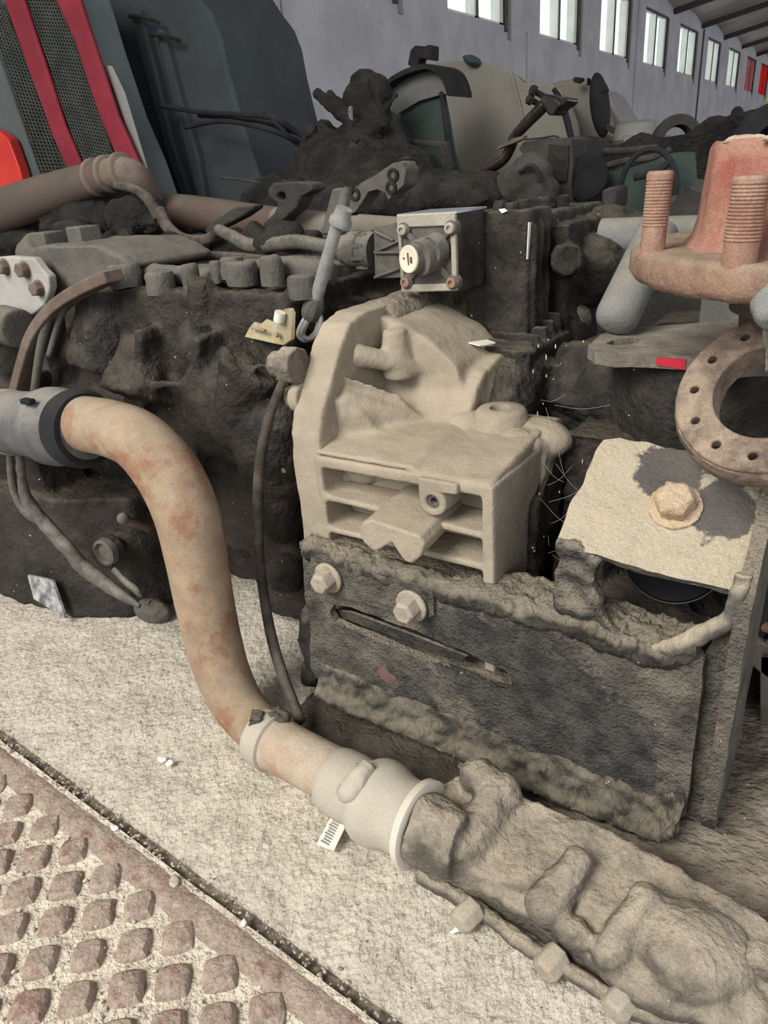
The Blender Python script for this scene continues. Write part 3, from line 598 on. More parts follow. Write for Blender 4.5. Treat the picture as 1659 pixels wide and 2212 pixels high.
# ================================================================== COOLANT PIPE
pp_ = thing('coolant_pipe', 'thick rust-brown bent coolant pipe curving down from a rubber sleeve to the concrete', 'pipe', (-.55, .46, 0))
bm = nb()
ptube(bm, [(175, 915, .482, 60), (235, 925, .482, 62), (300, 952, .480, 66), (360, 1018, .478, 70), (400, 1100, .474, 70), (422, 1190, .470, 67), (440, 1290, .464, 63), (462, 1390, .458, 60), (486, 1465, .452, 57), (520, 1530, .447, 54), (565, 1578, .441, 52), (610, 1612, .437, 52)], 40, 12)
finish('bent_pipe', bm, M['pipe'], pp_, smooth=2)
bm = nb()   # sleeve on the left
a_ = PY(-60, 905, .482); b_ = PY(190, 928, .482); d_ = (b_ - a_); L_ = d_.length; k_ = RP(60, 920, .482, 1)
lathe(bm, a_, d_, [(0, 68 * k_), (L_ * .26, 69 * k_), (L_ * .28, 72 * k_), (L_ * .34, 74 * k_), (L_ * .36, 70 * k_), (L_ * .60, 70 * k_), (L_ * .66, 74 * k_), (L_ * .70, 79 * k_), (L_ * .80, 80 * k_), (L_ * .82, 76 * k_), (L_ * .94, 75 * k_), (L_ * .97, 72 * k_), (L_ * 1.0, 64 * k_)], 44)
o = finish('rubber_sleeve', bm, M['sleeve'], pp_, smooth=.9)
for t0, r_, w_ in ((.355, 72.5, .03), (.72, 81.5, .07)):
    bm = nb(); lathe(bm, a_ + d_ * t0, d_, [(0, r_ * k_ * .97), (.002, r_ * k_), (L_ * w_, r_ * k_), (L_ * w_ + .002, r_ * k_ * .97)], 44, cap=False); finish('clamp_band', bm, M['fitrust'] if t0 < .5 else M['sleeve'], pp_)
bm = nb(); lathe(bm, a_ + d_ * .90, d_, [(0, 76 * k_), (L_ * .02, 79 * k_), (L_ * .07, 79 * k_), (L_ * .10, 72 * k_), (L_ * .10, 60 * k_)], 44, cap=False); finish('rubber_end', bm, M['tyre'], pp_)
bm = nb(); c = PY(47, 872, .44); box(bm, c.x - .010, c.x + .010, c.y + .003, c.y + .013, c.z - .003, c.z + .004); finish('sleeve_notch', bm, M['black'], pp_, bevel=.002)
# collar and short rusty length on the ground
def on(px, py, z): return PZ(px, py, z)
q0, q1 = on(566, 1590, .040), on(735, 1682, .038)
d_ = q1 - q0; L_ = d_.length
bm = nb(); lathe(bm, q0 - d_.normalized() * .006, d_, [(0, .026), (.003, .0315), (.010, .033), (.022, .0325), (.026, .0335), (.028, .030)], 44); o = finish('end_collar', bm, M['fitting'], pp_, smooth=.8)
bm = nb(); lathe(bm, q0 + d_.normalized() * .018, d_, [(0, .0305), (.02, .029), (L_ - .01, .029)], 44); finish('rusty_length', bm, M['fitrust'], pp_, smooth=.8)
bm = nb(); box(bm, q0.x - .004, q0.x + .010, q0.y - .014, q0.y + .004, q0.z + .028, q0.z + .036, Matrix.Rotation(.5, 3, 'Z')); blob(bm, q0 + V((.016, .012, .024)), (.018, .014, .009)); densify(bm, .004); rough(bm, .003, 90); finish('collar_latch', bm, M['hose'], pp_, smooth=2)

ft = thing('pipe_fitting', 'pale cream bulging pipe fitting with a clear plastic tag, on the concrete', 'fitting', (-.33, .42, 0))
q2 = on(718, 1680, .038); q3 = on(935, 1795, .042); d_ = q3 - q2; L_ = d_.length; dd = d_.normalized()
bm = nb()
lathe(bm, q2, dd, [(0, .0305), (.002, .033), (.010, .0348), (.026, .0350), (.034, .0345), (.038, .0335), (.043, .0350), (.049, .0395), (.056, .0425), (.064, .0432), (.072, .0420), (.079, .0395), (.085, .0375), (.092, .0365), (.100, .037), (.107, .039)], 52)
finish('bulged_body', bm, M['fitting'], ft, smooth=1.2)
bm = nb(); lathe(bm, q2 + dd * .1065, dd, [(0, .0395), (.001, .0425), (.0080, .0430), (.0090, .0410), (.0090, .034)], 56, cap=True); o = finish('end_ring', bm, mat('pale_plastic_ring', (.62, .57, .47), (.55, .51, .44), dust=(.55, .5, .4), up=.3, bias=0, k=.4, bump=.15, grain=.06), ft)
bm = nb(); c = PY(757, 1712, .382); tube(bm, [(c.x - .012, c.y + .004, c.z - .008, .008), (c.x, c.y, c.z + .002, .0115), (c.x + .004, c.y + .012, c.z + .012, .0105), (c.x + .006, c.y + .025, c.z + .016, .008)], None, 14, 5); densify(bm, .004); rough(bm, .0012, 120)
finish('side_nipple', bm, M['fitting'], ft, smooth=2)
bm = nb(); blob(bm, q2 + dd * .040 + V((0.002, -.004, .030)), (.012, .010, .008)); densify(bm, .003); rough(bm, .002, 140); finish('dust_lump', bm, M['fitting'], ft)
t0, t1 = PZ(745, 1745, .022), PZ(702, 1832, .0045)
bm = nb(); dx = V((.0105, .001, .001)); plate(bm, [t0 - dx * .95, t0 + dx * .95, t1 + dx * 1.0, t1 - dx * 1.0], (0, .0009, .0009)); o = finish('plastic_tag', bm, M['tag'], ft, bevel=.0003)
dt = (t1 - t0)
bm = nb()
for k in range(10):
    p = t0 + dt * (.28 + k * .066); wd = .006 if k % 3 else .0075
    q = p - V((0, .0006, 0)); s_ = dt.normalized() * .0008
    plate(bm, [q - V((wd, 0, 0)) - s_, q + V((wd * .6, 0, 0)) - s_, q + V((wd * .6, 0, 0)) + s_, q - V((wd, 0, 0)) + s_], (0, -.0004, .0002))
finish('tag_print', bm, M['sleeve'], o)

# ================================================================== BOTTOM-RIGHT COOLER CASTING
ck = thing('cooler_casting', 'low dust-buried ribbed casting with hex bolts along its edge, at bottom right', 'casting', (-.10, .42, 0))
bm = nb()
Zt = .045
outl = [on(900, 1720, Zt), on(1000, 1690, Zt), on(1300, 1800, Zt), on(1659, 2000, Zt), on(1800, 2120, Zt), on(1700, 2240, .02), on(1560, 2215, .02), on(1420, 2185, .012), on(1290, 2105, .012), on(1150, 2005, .012), on(1020, 1930, .012), on(925, 1885, .02)]
bot = [V((p.x, p.y, -.002)) for p in outl]
topz = [V((p.x, p.y, z)) for p, z in zip(outl, (.05, .055, .055, .055, .04, .03, .024, .022, .022, .022, .024, .03))]
vb = [bm.verts.new(p) for p in bot]; vt = [bm.verts.new(p) for p in topz]
n_ = len(vb)
for i in range(n_): bm.faces.new((vb[i], vb[(i + 1) % n_], vt[(i + 1) % n_], vt[i]))
bm.faces.new(vb[::-1]); 
cc = bm.verts.new(sum(topz, V()) / n_ + V((0, 0, .006)))
for i in range(n_): bm.faces.new((vt[i], vt[(i + 1) % n_], cc))
# ribs (rounded tubes) across
def rib(a, b, r0, r1, za, zb_): cyl(bm, on(*a, za), on(*b, zb_), r0, r1, 24); blob(bm, on(*a, za), r0); blob(bm, on(*b, zb_), (r1, r1, r1))
rib((1085, 1715), (1000, 1835), .019, .022, .056, .036)
rib((1245, 1865), (1180, 1960), .014, .017, .058, .036)
rib((1392, 1945), (1325, 2060), .0135, .016, .056, .032)
cyl(bm, on(905, 1785, .042), on(1000, 1830, .042), .036, .030, 28)
blob(bm, on(1010, 1800, .035), (.030, .030, .022))
blob(bm, on(1490, 2050, .035), (.048, .042, .030)); blob(bm, on(1400, 2130, .022), (.040, .020, .014))
blob(bm, on(1540, 2140, .022), (.045, .03, .02))
blob(bm, on(1240, 2020, .03), (.016, .012, .014)); blob(bm, on(1040, 1685, .06), (.022, .018, .022))
finish('ribbed_body', bm, M['cooler'], ck, remesh=.003, rsm=4, disp=.009, dscale=.022)
bm = nb()
ed = [(905, 1890), (1010, 1950), (1120, 2030), (1240, 2105), (1330, 2160), (1420, 2200), (1520, 2208), (1640, 2205)]
tube(bm, [(*on(a, b, .010), .007) for a, b in ed], None, 10, 8); densify(bm, .006); rough(bm, .002, 70)
finish('edge_flange', bm, M['cooler'], ck, smooth=2)
for (px, py) in ((1003, 1988), (1186, 2092), (1335, 2178)):
    c = on(px, py, .014); bm = nb(); lathe(bm, c + V((.003, .016, .0)), (-.30, -1, -.05), [(0, .0125), (.019, .0125), (.023, .0095)], 6)
    finish('flange_bolt', bm, M['bolt'], ck, smooth=.6, bevel=.0018)
bm = nb(); lathe(bm, on(1635, 2068, .04), (.2, -.9, .1), [(0, .016), (.012, .015), (.016, .009)], 18); densify(bm, .004); rough(bm, .0015, 120); finish('end_plug', bm, M['cooler'], ck, smooth=1)
for (px, py) in ((1010, 1850), (1185, 1978), (1325, 2070)):
    bm = nb(); lathe(bm, on(px, py, .030), (-.2, -1, .5), [(0, .012), (.004, .011), (.004, .006), (-.004, .005), (-.004, .0)], 18, cap=False); finish('rib_bolt_hole', bm, M['tandark'], ck)
# dusty ground heap behind it
bm = nb()
nx, ny = 90, 60; G = []
for i in range(nx + 1):
    row = []
    for j in range(ny + 1):
        x = -.34 + .75 * i / nx; y = .47 + .85 * j / ny
        e = min(1, i / 14, (nx - i) / 6, j / 10, (ny - j) / 6)
        z = (.020 + .03 * min(1, max(0, (x + .25) / .3)) + .012 * noise.fractal(V((x * 14, y * 14, 5)), 1, 2, 5)) * e - .004
        row.append(bm.verts.new((x, y, z)))
    G.append(row)
for i in range(nx):
    for j in range(ny): bm.faces.new((G[i][j], G[i + 1][j], G[i + 1][j + 1], G[i][j + 1]))
o = finish('dust_heap', bm, mat('loose_dirt', (.28, .24, .185), (.13, .11, .085), dust=None, s1=26, bump=1, bs=120, bd=.008, speck=.7, stretch=(.7, 1.4, 1)), smooth=3); tag(o, 'loose grey-brown dirt spread under the brackets at right', 'dirt'); o['kind'] = 'stuff'
# grey angle iron at right edge
bm = nb(); plate(bm, [PY(*p, .70) for p in ((1604, 1365), (1700, 1420), (1700, 1500), (1600, 1420))], (0.02, .05, -.03)); plate(bm, [PY(*p, .70) for p in ((1640, 1400), (1700, 1430), (1700, 1900), (1640, 1900))], (.02, .10, 0))
tag(finish('angle_iron', bm, M['flangegrey'], bevel=.002), 'grey steel angle leaning at the right edge beside the upright bracket', 'steel bar')
bm = nb(); tube(bm, [(*PY(1570, 1330, .74), .006), (*PY(1620, 1345, .74), .006), (*PY(1720, 1370, .72), .006)], None, 8); tag(finish('brake_hose', bm, M['stud']), 'thin dark red hose passing behind the upright bracket at right', 'hose')

# ================================================================== LONG RUBBER STRAP / HOSE beside the housing
bm = nb()
ptube(bm, [(618, 812, .57, 9), (600, 850, .565, 10), (578, 915, .56, 11), (562, 1000, .555, 12), (557, 1100, .55, 12), (560, 1200, .545, 11), (572, 1300, .54, 11), (590, 1390, .525, 12), (615, 1470, .50, 12), (650, 1560, .47, 12)], 14, 8)
o = tag(finish('rubber_hose', bm, M['hose'], smooth=2), 'thin dark rubber hose hanging from the tan housing down to the concrete', 'hose')

# ================================================================== BIG DARK GEARBOX on the left
gb = thing('transmission', 'big oily black transmission casting behind the bent pipe, bolt heads along its top', 'transmission', (-.85, .85, 0))
bm = nb()
lathe(bm, (-1.22, .87, .262), (1, 0, 0), [(0, .20), (.06, .235), (.20, .245), (.36, .238), (.52, .225), (.62, .20), (.69, .17)], 48)
box(bm, -1.22, -.55, .72, 1.02, .0, .46)
box(bm, -1.03, -.575, .648, 1.05, .29, .488); box(bm, -.98, -.60, .636, .70, .12, .33)
# turret and pockets
cyl(bm, PY(440, 600, .655), PY(446, 700, .655), .020, .024, 20)
cyl(bm, PY(446, 690, .66), PY(440, 760, .66), .022, .045, 20)
cyl(bm, PY(650, 600, .67), PY(655, 655, .67), .018, .018, 16)
cyl(bm, PY(330, 740, .66), PY(300, 860, .62), .04, .055, 20)
cyl(bm, PY(250, 640, .68), PY(220, 800, .64), .05, .05, 20)
cyl(bm, PY(560, 780, .62), PY(500, 940, .615), .045, .035, 20)
blob(bm, PY(500, 880, .64), (.08, .05, .08)); blob(bm, PY(200, 900, .66), (.07, .05, .07)); blob(bm, PY(590, 950, .63), (.06, .05, .09))
lathe(bm, PY(390, 880, .66), (0.1, -1, 0), [(-.05, .07), (0.02, .055), (.025, .03)], 24)
for y, x in ((.60, -.74), (.61, -.86)): box(bm, x - .008, x + .008, y, y + .1, .10, .45, Matrix.Rotation(.3, 3, 'Y'))
# small rib arcs
tube(bm, [(*PY(300, 860, .615), .006), (*PY(350, 830, .61), .007), (*PY(420, 850, .61), .007), (*PY(480, 930, .61), .006)], None, 8)
tube(bm, [(*PY(520, 790, .60), .005), (*PY(600, 800, .59), .005), (*PY(640, 880, .575), .005)], None, 8)
box(bm, -.70, -.53, .64, .80, .02, .14); blob(bm, PY(620, 1240, .62), (.03, .03, .03)); blob(bm, PY(600, 1100, .62), (.035, .03, .05))
finish('casing', bm, M['gearbox'], gb, remesh=.0045, rsm=4, disp=.013, dscale=.03)
bm = nb()
for A in (((225, 600), (420, 610)), ((420, 612), (560, 590)), ((560, 590), (690, 600))):
    a_, b_ = PY(*A[0], .68), PY(*A[1], .68); tube(bm, [(*(a_ + V((0, .03, 0))), .014), (*((a_ + b_) / 2 + V((0, .02, .004))), .016), (*(b_ + V((0, .03, 0))), .014)], None, 12)
box(bm, -1.0, -.60, .70, .98, .48, .503)
finish('top_rim', bm, M['greycast'], gb, remesh=.004, rsm=3, disp=.008, dscale=.02)
for px, py, r_, h_ in ((268, 582, 34, 22), (345, 598, 30, 22), (412, 590, 19, 34), (440, 612, 38, 16), (520, 575, 34, 20), (587, 572, 26, 34), (500, 562, 24, 12), (468, 572, 14, 16), (655, 602, 34, 14)):
    c = PY(px, py + h_ * .2, .665); k_ = DY(px, py, .665) / FPX; bm = nb(); lathe(bm, c, (0, 0, 1), [(-.02, r_ * k_ * 1.05), (h_ * k_ * .3, r_ * k_), (h_ * k_ * .62, r_ * k_ * .92), (h_ * k_ * .75, r_ * k_ * .7), (h_ * k_ * .75, r_ * k_ * .3)], 20)
    densify(bm, .008); rough(bm, .002, 60); finish('top_bolt', bm, M['greycast'], gb, smooth=.8)
# low sump box with its worn label
bm = nb()
sx = [(-1.40, .50), (-1.13, .487), (-.985, .502), (-.90, .545), (-.868, .59), (-.86, .80), (-1.40, .80)]
bs_ = [bm.verts.new((x, y, .0)) for x, y in sx]; ts_ = [bm.verts.new((x - (0.02 if i in (2, 3, 4, 5) else 0), y + (.035 if i < 4 else 0), .19)) for i, (x, y) in enumerate(sx)]
for i in range(7): bm.faces.new((bs_[i], bs_[(i + 1) % 7], ts_[(i + 1) % 7], ts_[i]))
bm.faces.new(bs_[::-1]); bm.faces.new(ts_)
box(bm, -1.5, -1.10, .60, .9, 0, .36); blob(bm, (-1.19, .60, .22), (.10, .06, .13)); cyl(bm, PY(235, 1190, .60), PY(235, 1190, .53), .026, .024, 20)
box(bm, -1.08, -1.03, .54, .62, .18, .26)
finish('sump', bm, M['gearbox'], gb, remesh=.0045, rsm=2, disp=.008, dscale=.03)
bm = nb(); plate(bm, [PY(64, 1240, .496), PY(118, 1252, .500), PY(146, 1334, .4905), PY(78, 1292, .488)], (0, -.004, .0008)); o = finish('nameplate', bm, M['label'], gb); o['label'] = 'worn silver data plate'
bm = nb(); lathe(bm, PY(235, 1190, .522), (.1, -1, .1), [(0, .020), (.010, .020), (.012, .016), (.006, .014), (.006, .001)], 28, cap=False); finish('sensor_plug', bm, M['greycast'], gb)
bm = nb(); ptube(bm, [(265, 1120, .56, 11), (285, 1128, .57, 10), (320, 1140, .60, 10)], 12, 4); blob(bm, PY(266, 1120, .555), .009); finish('small_spout', bm, M['strap'], gb)

bm = nb(); ptube(bm, [(22, 975, .475, 7), (24, 1020, .475, 8), (34, 1070, .475, 9), (60, 1110, .475, 9), (100, 1130, .475, 10)], 12, 8)
ptube(bm, [(42, 975, .47, 8), (48, 1040, .47, 10), (62, 1085, .47, 13), (105, 1140, .475, 15), (150, 1190, .475, 15), (178, 1222, .48, 17), (225, 1258, .485, 16), (262, 1285, .488, 12), (302, 1310, .49, 5)], 14, 8)
ptube(bm, [(245, 1230, .505, 6), (270, 1255, .505, 8), (295, 1275, .505, 8), (306, 1290, .505, 5)], 10, 5)
densify(bm, .007); rough(bm, .0012, 80)
tag(finish('wiring_conduit', bm, M['cover'], smooth=2), 'dusty split cable conduit hanging below the left end of the coolant pipe', 'cable')

# pale housing at far left with its bolted flange
hl = thing('flanged_housing', 'pale grey bolted housing with two square plugs on top, at the left edge', 'housing', (-1.25, .78, 0))
bm = nb()
out = [PY(*p, .63) for p in ((-60, 560), (20, 553), (72, 557), (88, 580), (104, 596), (107, 625), (95, 660), (70, 680), (50, 720), (30, 760), (10, 800), (-60, 820))]
plate(bm, out, (.0, .014, 0)); finish('bolted_flange', bm, M['paleframe'], hl, bevel=.003, seg=3)
for px, py in ((12, 576), (56, 582), (86, 622)):
    bm = nb(); hexb(bm, PY(px, py, .630), (.1, -1, 0), .019, .012, .0125, .002); finish('flange_bolt', bm, M['strap'], hl, bevel=.001)
bm = nb()
pl_ = [PY(*p, .66) for p in ((60, 565), (72, 532), (140, 530), (205, 530), (255, 552), (285, 578), (240, 600), (120, 640), (60, 700))]
plate(bm, pl_, (0, .16, 0)); cyl(bm, PY(100, 560, .74), PY(105, 528, .74), .05, .035)
box(bm, -1.7, -1.10, .645, .95, 0, .44)
finish('housing_body', bm, M['greycast'], hl, remesh=.005, rsm=4, disp=.006, dscale=.04)
for px, py, s_, h_ in ((106, 528, 28, 26), (186, 524, 24, 34)):
    k_ = DY(px, py, .74) / FPX; c = PY(px, py, .74); bm = nb(); box(bm, c.x - s_ * k_, c.x + s_ * k_, c.y - .02, c.y + .02, c.z - .02, c.z + h_ * k_); finish('square_plug', bm, M['greycast'], hl, bevel=.003)
bm = nb()
for px, py in ((3, 700), (-20, 760)): cyl(bm, PY(px, py, .60), PY(px + 40, py + 10, .60), .03, .03)
finish('lower_boss', bm, M['greycast'], hl, remesh=.004, rsm=3, disp=.003)
st = nb()
sp = [(225, 597, .605), (170, 622, .60), (120, 652, .595), (82, 690, .59), (55, 735, .585), (38, 790, .58), (22, 850, .575)]
q = catmull([tuple(PY(a, b, c)) for a, b, c in sp], 6); pr = None
for i, p in enumerate(q):
    p = V(p); t = (V(q[min(i + 1, len(q) - 1)]) - V(q[max(i - 1, 0)])).normalized(); nn = V((t.z, 0, -t.x)); nn = nn if nn.z > 0 else -nn
    cur = [st.verts.new(p + nn * a + V((0, b, 0))) for a, b in ((-.009, 0), (.007, 0), (.007, .03), (-.009, .03))]
    if pr:
        for k in range(4): st.faces.new((pr[k], cur[k], cur[(k + 1) % 4], pr[(k + 1) % 4]))
    else: st.faces.new(cur[::-1])
    pr = cur
st.faces.new(pr)
tag(finish('curved_strap', st, M['strap'], bevel=.002), 'curved brown flat steel strap arching down over the left end of the black transmission', 'strap')
bm = nb()
ptube(bm, [(115, 655, .60, 10), (100, 700, .60, 10), (86, 760, .595, 9), (74, 850, .59, 9)], 10, 6); ptube(bm, [(95, 700, .61, 5), (70, 760, .61, 5), (50, 850, .60, 5)], 8, 6); ptube(bm, [(140, 660, .61, 8), (125, 700, .61, 7), (105, 770, .60, 6)], 8, 6)
tag(finish('brake_lines', bm, M['greycast'], smooth=2), 'three thin metal pipes running down behind the curved brown strap at left', 'pipes')

# ================================================================== VALVE UNIT on top
vu = thing('valve_unit', 'dark oily valve block with a square cover and a round cream badge', 'valve block', (-.42, .9, .42))
x0_, x1_ = PY(862, 500, .75).x, PY(987, 500, .75).x
zt_, zb_ = PY(925, 460, .75).z, PY(925, 632, .75).z
bm = nb(); box(bm, x0_, x1_, .752, .822, zb_, zt_ - .002); finish('cover_body', bm, M['valve'], vu, bevel=.003)
bm = nb(); box(bm, x0_ - .001, x1_ + .001, .748, .825, zt_ - .0025, zt_ + .0005); finish('bare_top_plate', bm, M['shiny'], vu, bevel=.001)
bm = nb(); f_ = .0045
plate(bm, xz([(x0_, zb_), (x1_, zb_ + .003), (x1_, zt_), (x0_, zt_)], .746), (0, .006, 0), [xz([(x0_ + f_, zb_ + .009), (x1_ - f_ - .002, zb_ + .011), (x1_ - f_ - .002, zt_ - .014), (x0_ + f_, zt_ - .014)], .746)])
finish('cover_rim', bm, M['rim'], vu, bevel=.0015)
bm = nb(); box(bm, x0_ + .003, x1_ - .003, .750, .753, zb_ + .006, zt_ - .008)
C = V(((x0_ + x1_) / 2 + .002, .75, (zb_ + zt_) / 2 - .002))
for s1, s2 in ((1, 1), (1, -1), (-1, 1), (-1, -1)):
    c = V((C.x + s1 * .031, .75, C.z + s2 * .029)); cyl(bm, c + V((0, .003, 0)), c - V((0, .006, 0)), .0095, .008, 16)
    plate(bm, [C + V((s1 * .012, -.001, s2 * .016)), C + V((s1 * .016, -.001, s2 * .010)), c + V((s1 * -.002, -.001, -s2 * .006)), c + V((-s1 * .006, -.001, -s2 * .002))], (0, -.004, 0))
cyl(bm, C + V((0.004, .004, .002)), C + V((-.004, -.020, -.001)), .021, .020, 28); cyl(bm, C + V((.012, .0, .008)), C + V((.008, -.014, .006)), .018, .016, 24)
finish('cover_face', bm, M['cover'], vu, bevel=.001)
for s1, s2 in ((1, 1), (1, -1), (-1, 1), (-1, -1)):
    c = V((C.x + s1 * .031, .7445, C.z + s2 * .029)); bm = nb(); lathe(bm, c, (0, -1, 0), [(0, .0062), (.004, .0060), (.005, .0048), (.005, .003), (.0025, .003), (.0025, 0.0005)], 18, cap=False); finish('cover_screw', bm, M['stud'] if s2 < 0 else M['rim'], vu)
bc = PY(884, 560, .722); dB = V((-.28, -1, .05)); kb = DY(884, 560, .722) / FPX
bm = nb(); lathe(bm, bc - dB.normalized() * .022, dB, [(0, .0165), (.019, .0165), (.022, .0158)], 32); finish('badge_barrel', bm, M['cover'], vu)
bm = nb(); lathe(bm, bc, dB, [(0, .0152), (.0018, .0150), (.0026, .0140), (.0020, .0130), (.0022, 0.0002)], 36); badge = finish('cream_badge', bm, M['badge'], vu)
d_, u_, v_ = frame_of(dB)
def onb(a, b, o=.0030): return bc + d_ * o + V((1, -.28, 0)).normalized() * a + V((0, .05, 1)).normalized() * b
bm = nb(); plate(bm, [onb(.000, .007), onb(.0015, .007), onb(.0022, -.006), onb(.0012, -.006)], d_ * .0005)
for a in (.0045, .0065): plate(bm, [onb(a, .003), onb(a + .0008, .003), onb(a + .0012, -.004), onb(a + .0004, -.004)], d_ * .0005)
finish('badge_mark', bm, M['darkpaint'], badge)
bm = nb(); lathe(bm, onb(-.006, .001), dB, [(0, .0013), (.0005, .0012)], 12); finish('badge_dot', bm, M['redpaint'], badge)
# connector side
bm = nb()
a_ = [PY(*p, .765) for p in ((807, 490), (865, 478), (865, 600), (810, 602))]; plate(bm, a_, (0, .04, 0))
for s in ((808, 545, 864, 520), (808, 600, 864, 580), (808, 546, 864, 546), (808, 500, 850, 520)): 
    p, q = PY(s[0], s[1], .762), PY(s[2], s[3], .762); cyl(bm, p, q, .0018, .0018, 8)
finish('connector_wedge', bm, M['cover'], vu, bevel=.001)
bm = nb(); a_, b_ = PY(812, 542, .785), PY(742, 538, .785); dd_ = b_ - a_; LL = dd_.length
lathe(bm, a_, dd_, [(0, .022), (LL * .2, .023), (LL * .22, .0215), (LL * .4, .0215), (LL * .42, .023), (LL * .75, .0225), (LL * .8, .019), (LL, .0175)], 28)
for k in range(9): t = k / 9 * 2 * PI; c = a_ + dd_ * .3 + V((0, math.cos(t) * .022, math.sin(t) * .022)); box(bm, c.x - .009, c.x + .009, c.y - .0015, c.y + .0015, c.z - .002, c.z + .002)
finish('connector_barrel', bm, M['cover'], vu)
bm = nb()
x2_ = x1_ + .054
box(bm, x1_ - .03, x2_, .822, .895, .40, .556); box(bm, x1_ - .03, x2_ - .003, .905, 1.10, .38, .548); 
for k in range(3): box(bm, x2_ - .006, x2_ + .006, .83 + k * .02, .838 + k * .02, .42, .54)
finish('block_body', bm, M['valve'], vu, bevel=.002, remesh=.0028, rsm=1, disp=.004, dscale=.02)
bm = nb(); box(bm, x1_ - .02, x2_ + .02, .90, 1.08, .40, .535); blob(bm, (x2_ + .03, .98, .47), (.05, .05, .045)); blob(bm, (x2_ + .02, 1.07, .50), (.05, .06, .045)); box(bm, x2_ - .02, x2_ + .03, .92, 1.0, .36, .42); cyl(bm, PX(1225, 560, x2_ + .01), PX(1225, 560, x2_ + .04), .02, .018)
finish('crusted_side', bm, M['tandark'], vu, remesh=.004, rsm=2, disp=.014, dscale=.025)
for px, py, y in ((1082, 440, .86), (1130, 438, .87), (1178, 432, .98), (1215, 430, 1.0), (1105, 445, .84)):
    c = PY(px, py + 10, y); k_ = DY(px, py, y) / FPX; bm = nb(); lathe(bm, c, (0, 0, 1), [(-.006, 17 * k_), (12 * k_, 16 * k_), (16 * k_, 13 * k_)], 14); densify(bm, .005); rough(bm, .0015, 90); finish('block_bolt', bm, M['tandark'], vu)
bm = nb(); plate(bm, [PY(*p, .819) for p in ((1077, 452), (1090, 450), (1096, 456), (1084, 461))], (0, .001, 0)); plate(bm, [PX(*p, x2_ + .001) for p in ((1141, 480), (1146, 480), (1140, 560), (1137, 560))], (.001, 0, 0)); finish('chip_and_lit_edge', bm, M['chip'], vu)  # white chip, plus the block corner's lit edge painted as a pale strip

# ================================================================== TIE ROD with clevis, yellow bracket
tr = thing('tie_rod', 'thin zinc grey threaded tie rod with a looped clevis, left of the valve block', 'rod', (-.52, .66, .44))
yr = .665
a_, b_ = PY(737, 455, yr), PY(680, 655, yr)
bm = nb(); lathe(bm, a_, b_ - a_, [(0, .006), (.004, .0068), ((b_ - a_).length, .0078)], 20); finish('rod', bm, M['rodgrey'], tr)
bm = nb(); d_ = (a_ - b_).normalized(); lathe(bm, PY(736, 478, yr), d_, [(-.006, .009), (-.004, .0125), (.002, .0125), (.005, .010), (.010, .009), (.014, .009)], 20); finish('upper_collar', bm, M['rodgrey'], tr)
bm = nb(); c = PY(679, 658, yr); lathe(bm, c, -d_, [(-.010, .009), (-.002, .012), (.004, .0135), (.012, .0130), (.018, .011)], 8); finish('lock_nut', bm, M['greycast'], tr, bevel=.001)
bm = nb()
for o1, o2 in ((0, 0), (9, 3)):
    ptube(bm, [(670 + o1, 672, yr, 5), (655 + o1, 695, yr - .006, 6), (645 + o1, 722, yr - .008, 6), (660 + o1, 735 - o2, yr - .004, 6), (682 + o1 * .6, 718, yr, 6), (688 + o1 * .6, 690, yr + .002, 6), (684, 668, yr, 5)], 12, 6)
finish('looped_clevis', bm, mat('bright_zinc_loop', (.42, .42, .39), (.2, .2, .19), dust=(.4, .37, .3), up=.6, bias=-.2, k=.6, bump=.2, rough=.5, metal=.4), tr, smooth=2)
yk = thing('angle_bracket', 'small yellowish zinc angle bracket with torn edge, beside the tie rod clevis', 'bracket', (-.59, .66, .43))
bm = nb(); plate(bm, [PY(*p, y) for p, y in (((531, 728), .652), ((541, 708), .658), ((552, 696), .663), ((566, 700), .663), ((577, 690), .666), ((600, 699), .664), ((616, 747), .652))], (0, .003, -.001)); finish('flat_leg', bm, M['yellow'], yk, bevel=.0006)
bm = nb(); plate(bm, [PY(*p, .645) for p in ((592, 742), (600, 700), (612, 670), (625, 668), (630, 678), (628, 735), (612, 746))], (.003, .004, 0)); finish('upright_leg', bm, M['yellow'], yk, bevel=.0008)
bm = nb(); tube(bm, [(*PY(603, 695, .640), .0065), (*PY(606, 676, .640), .0065)], None, 12); finish('white_cap', bm, M['whitecap'], yk, smooth=1)
bm = nb(); lathe(bm, PY(600, 724, .640), (0, -1, .3), [(0, .003), (.003, .0025)], 10); finish('rivet', bm, M['stud'], yk); bm = nb(); ptube(bm, [(545, 708, .652, 3), (562, 712, .650, 4), (575, 715, .648, 3)], 8, 4); finish('rust_bead', bm, M['stud'], yk)
bm = nb(); box(bm, -.625, -.590, .69, .72, .440, .475, Matrix.Rotation(.25, 3, 'Y')); box(bm, -.60, -.575, .685, .71, .435, .462)
yk.location = V(yk.location) + (CAM - V(yk.location)) * .030
tag(finish('grey_clamp_block', bm, M['greycast'], remesh=.003, rsm=1, disp=.004), 'small dusty grey clamp block behind the yellowish angle bracket on the transmission', 'clamp')

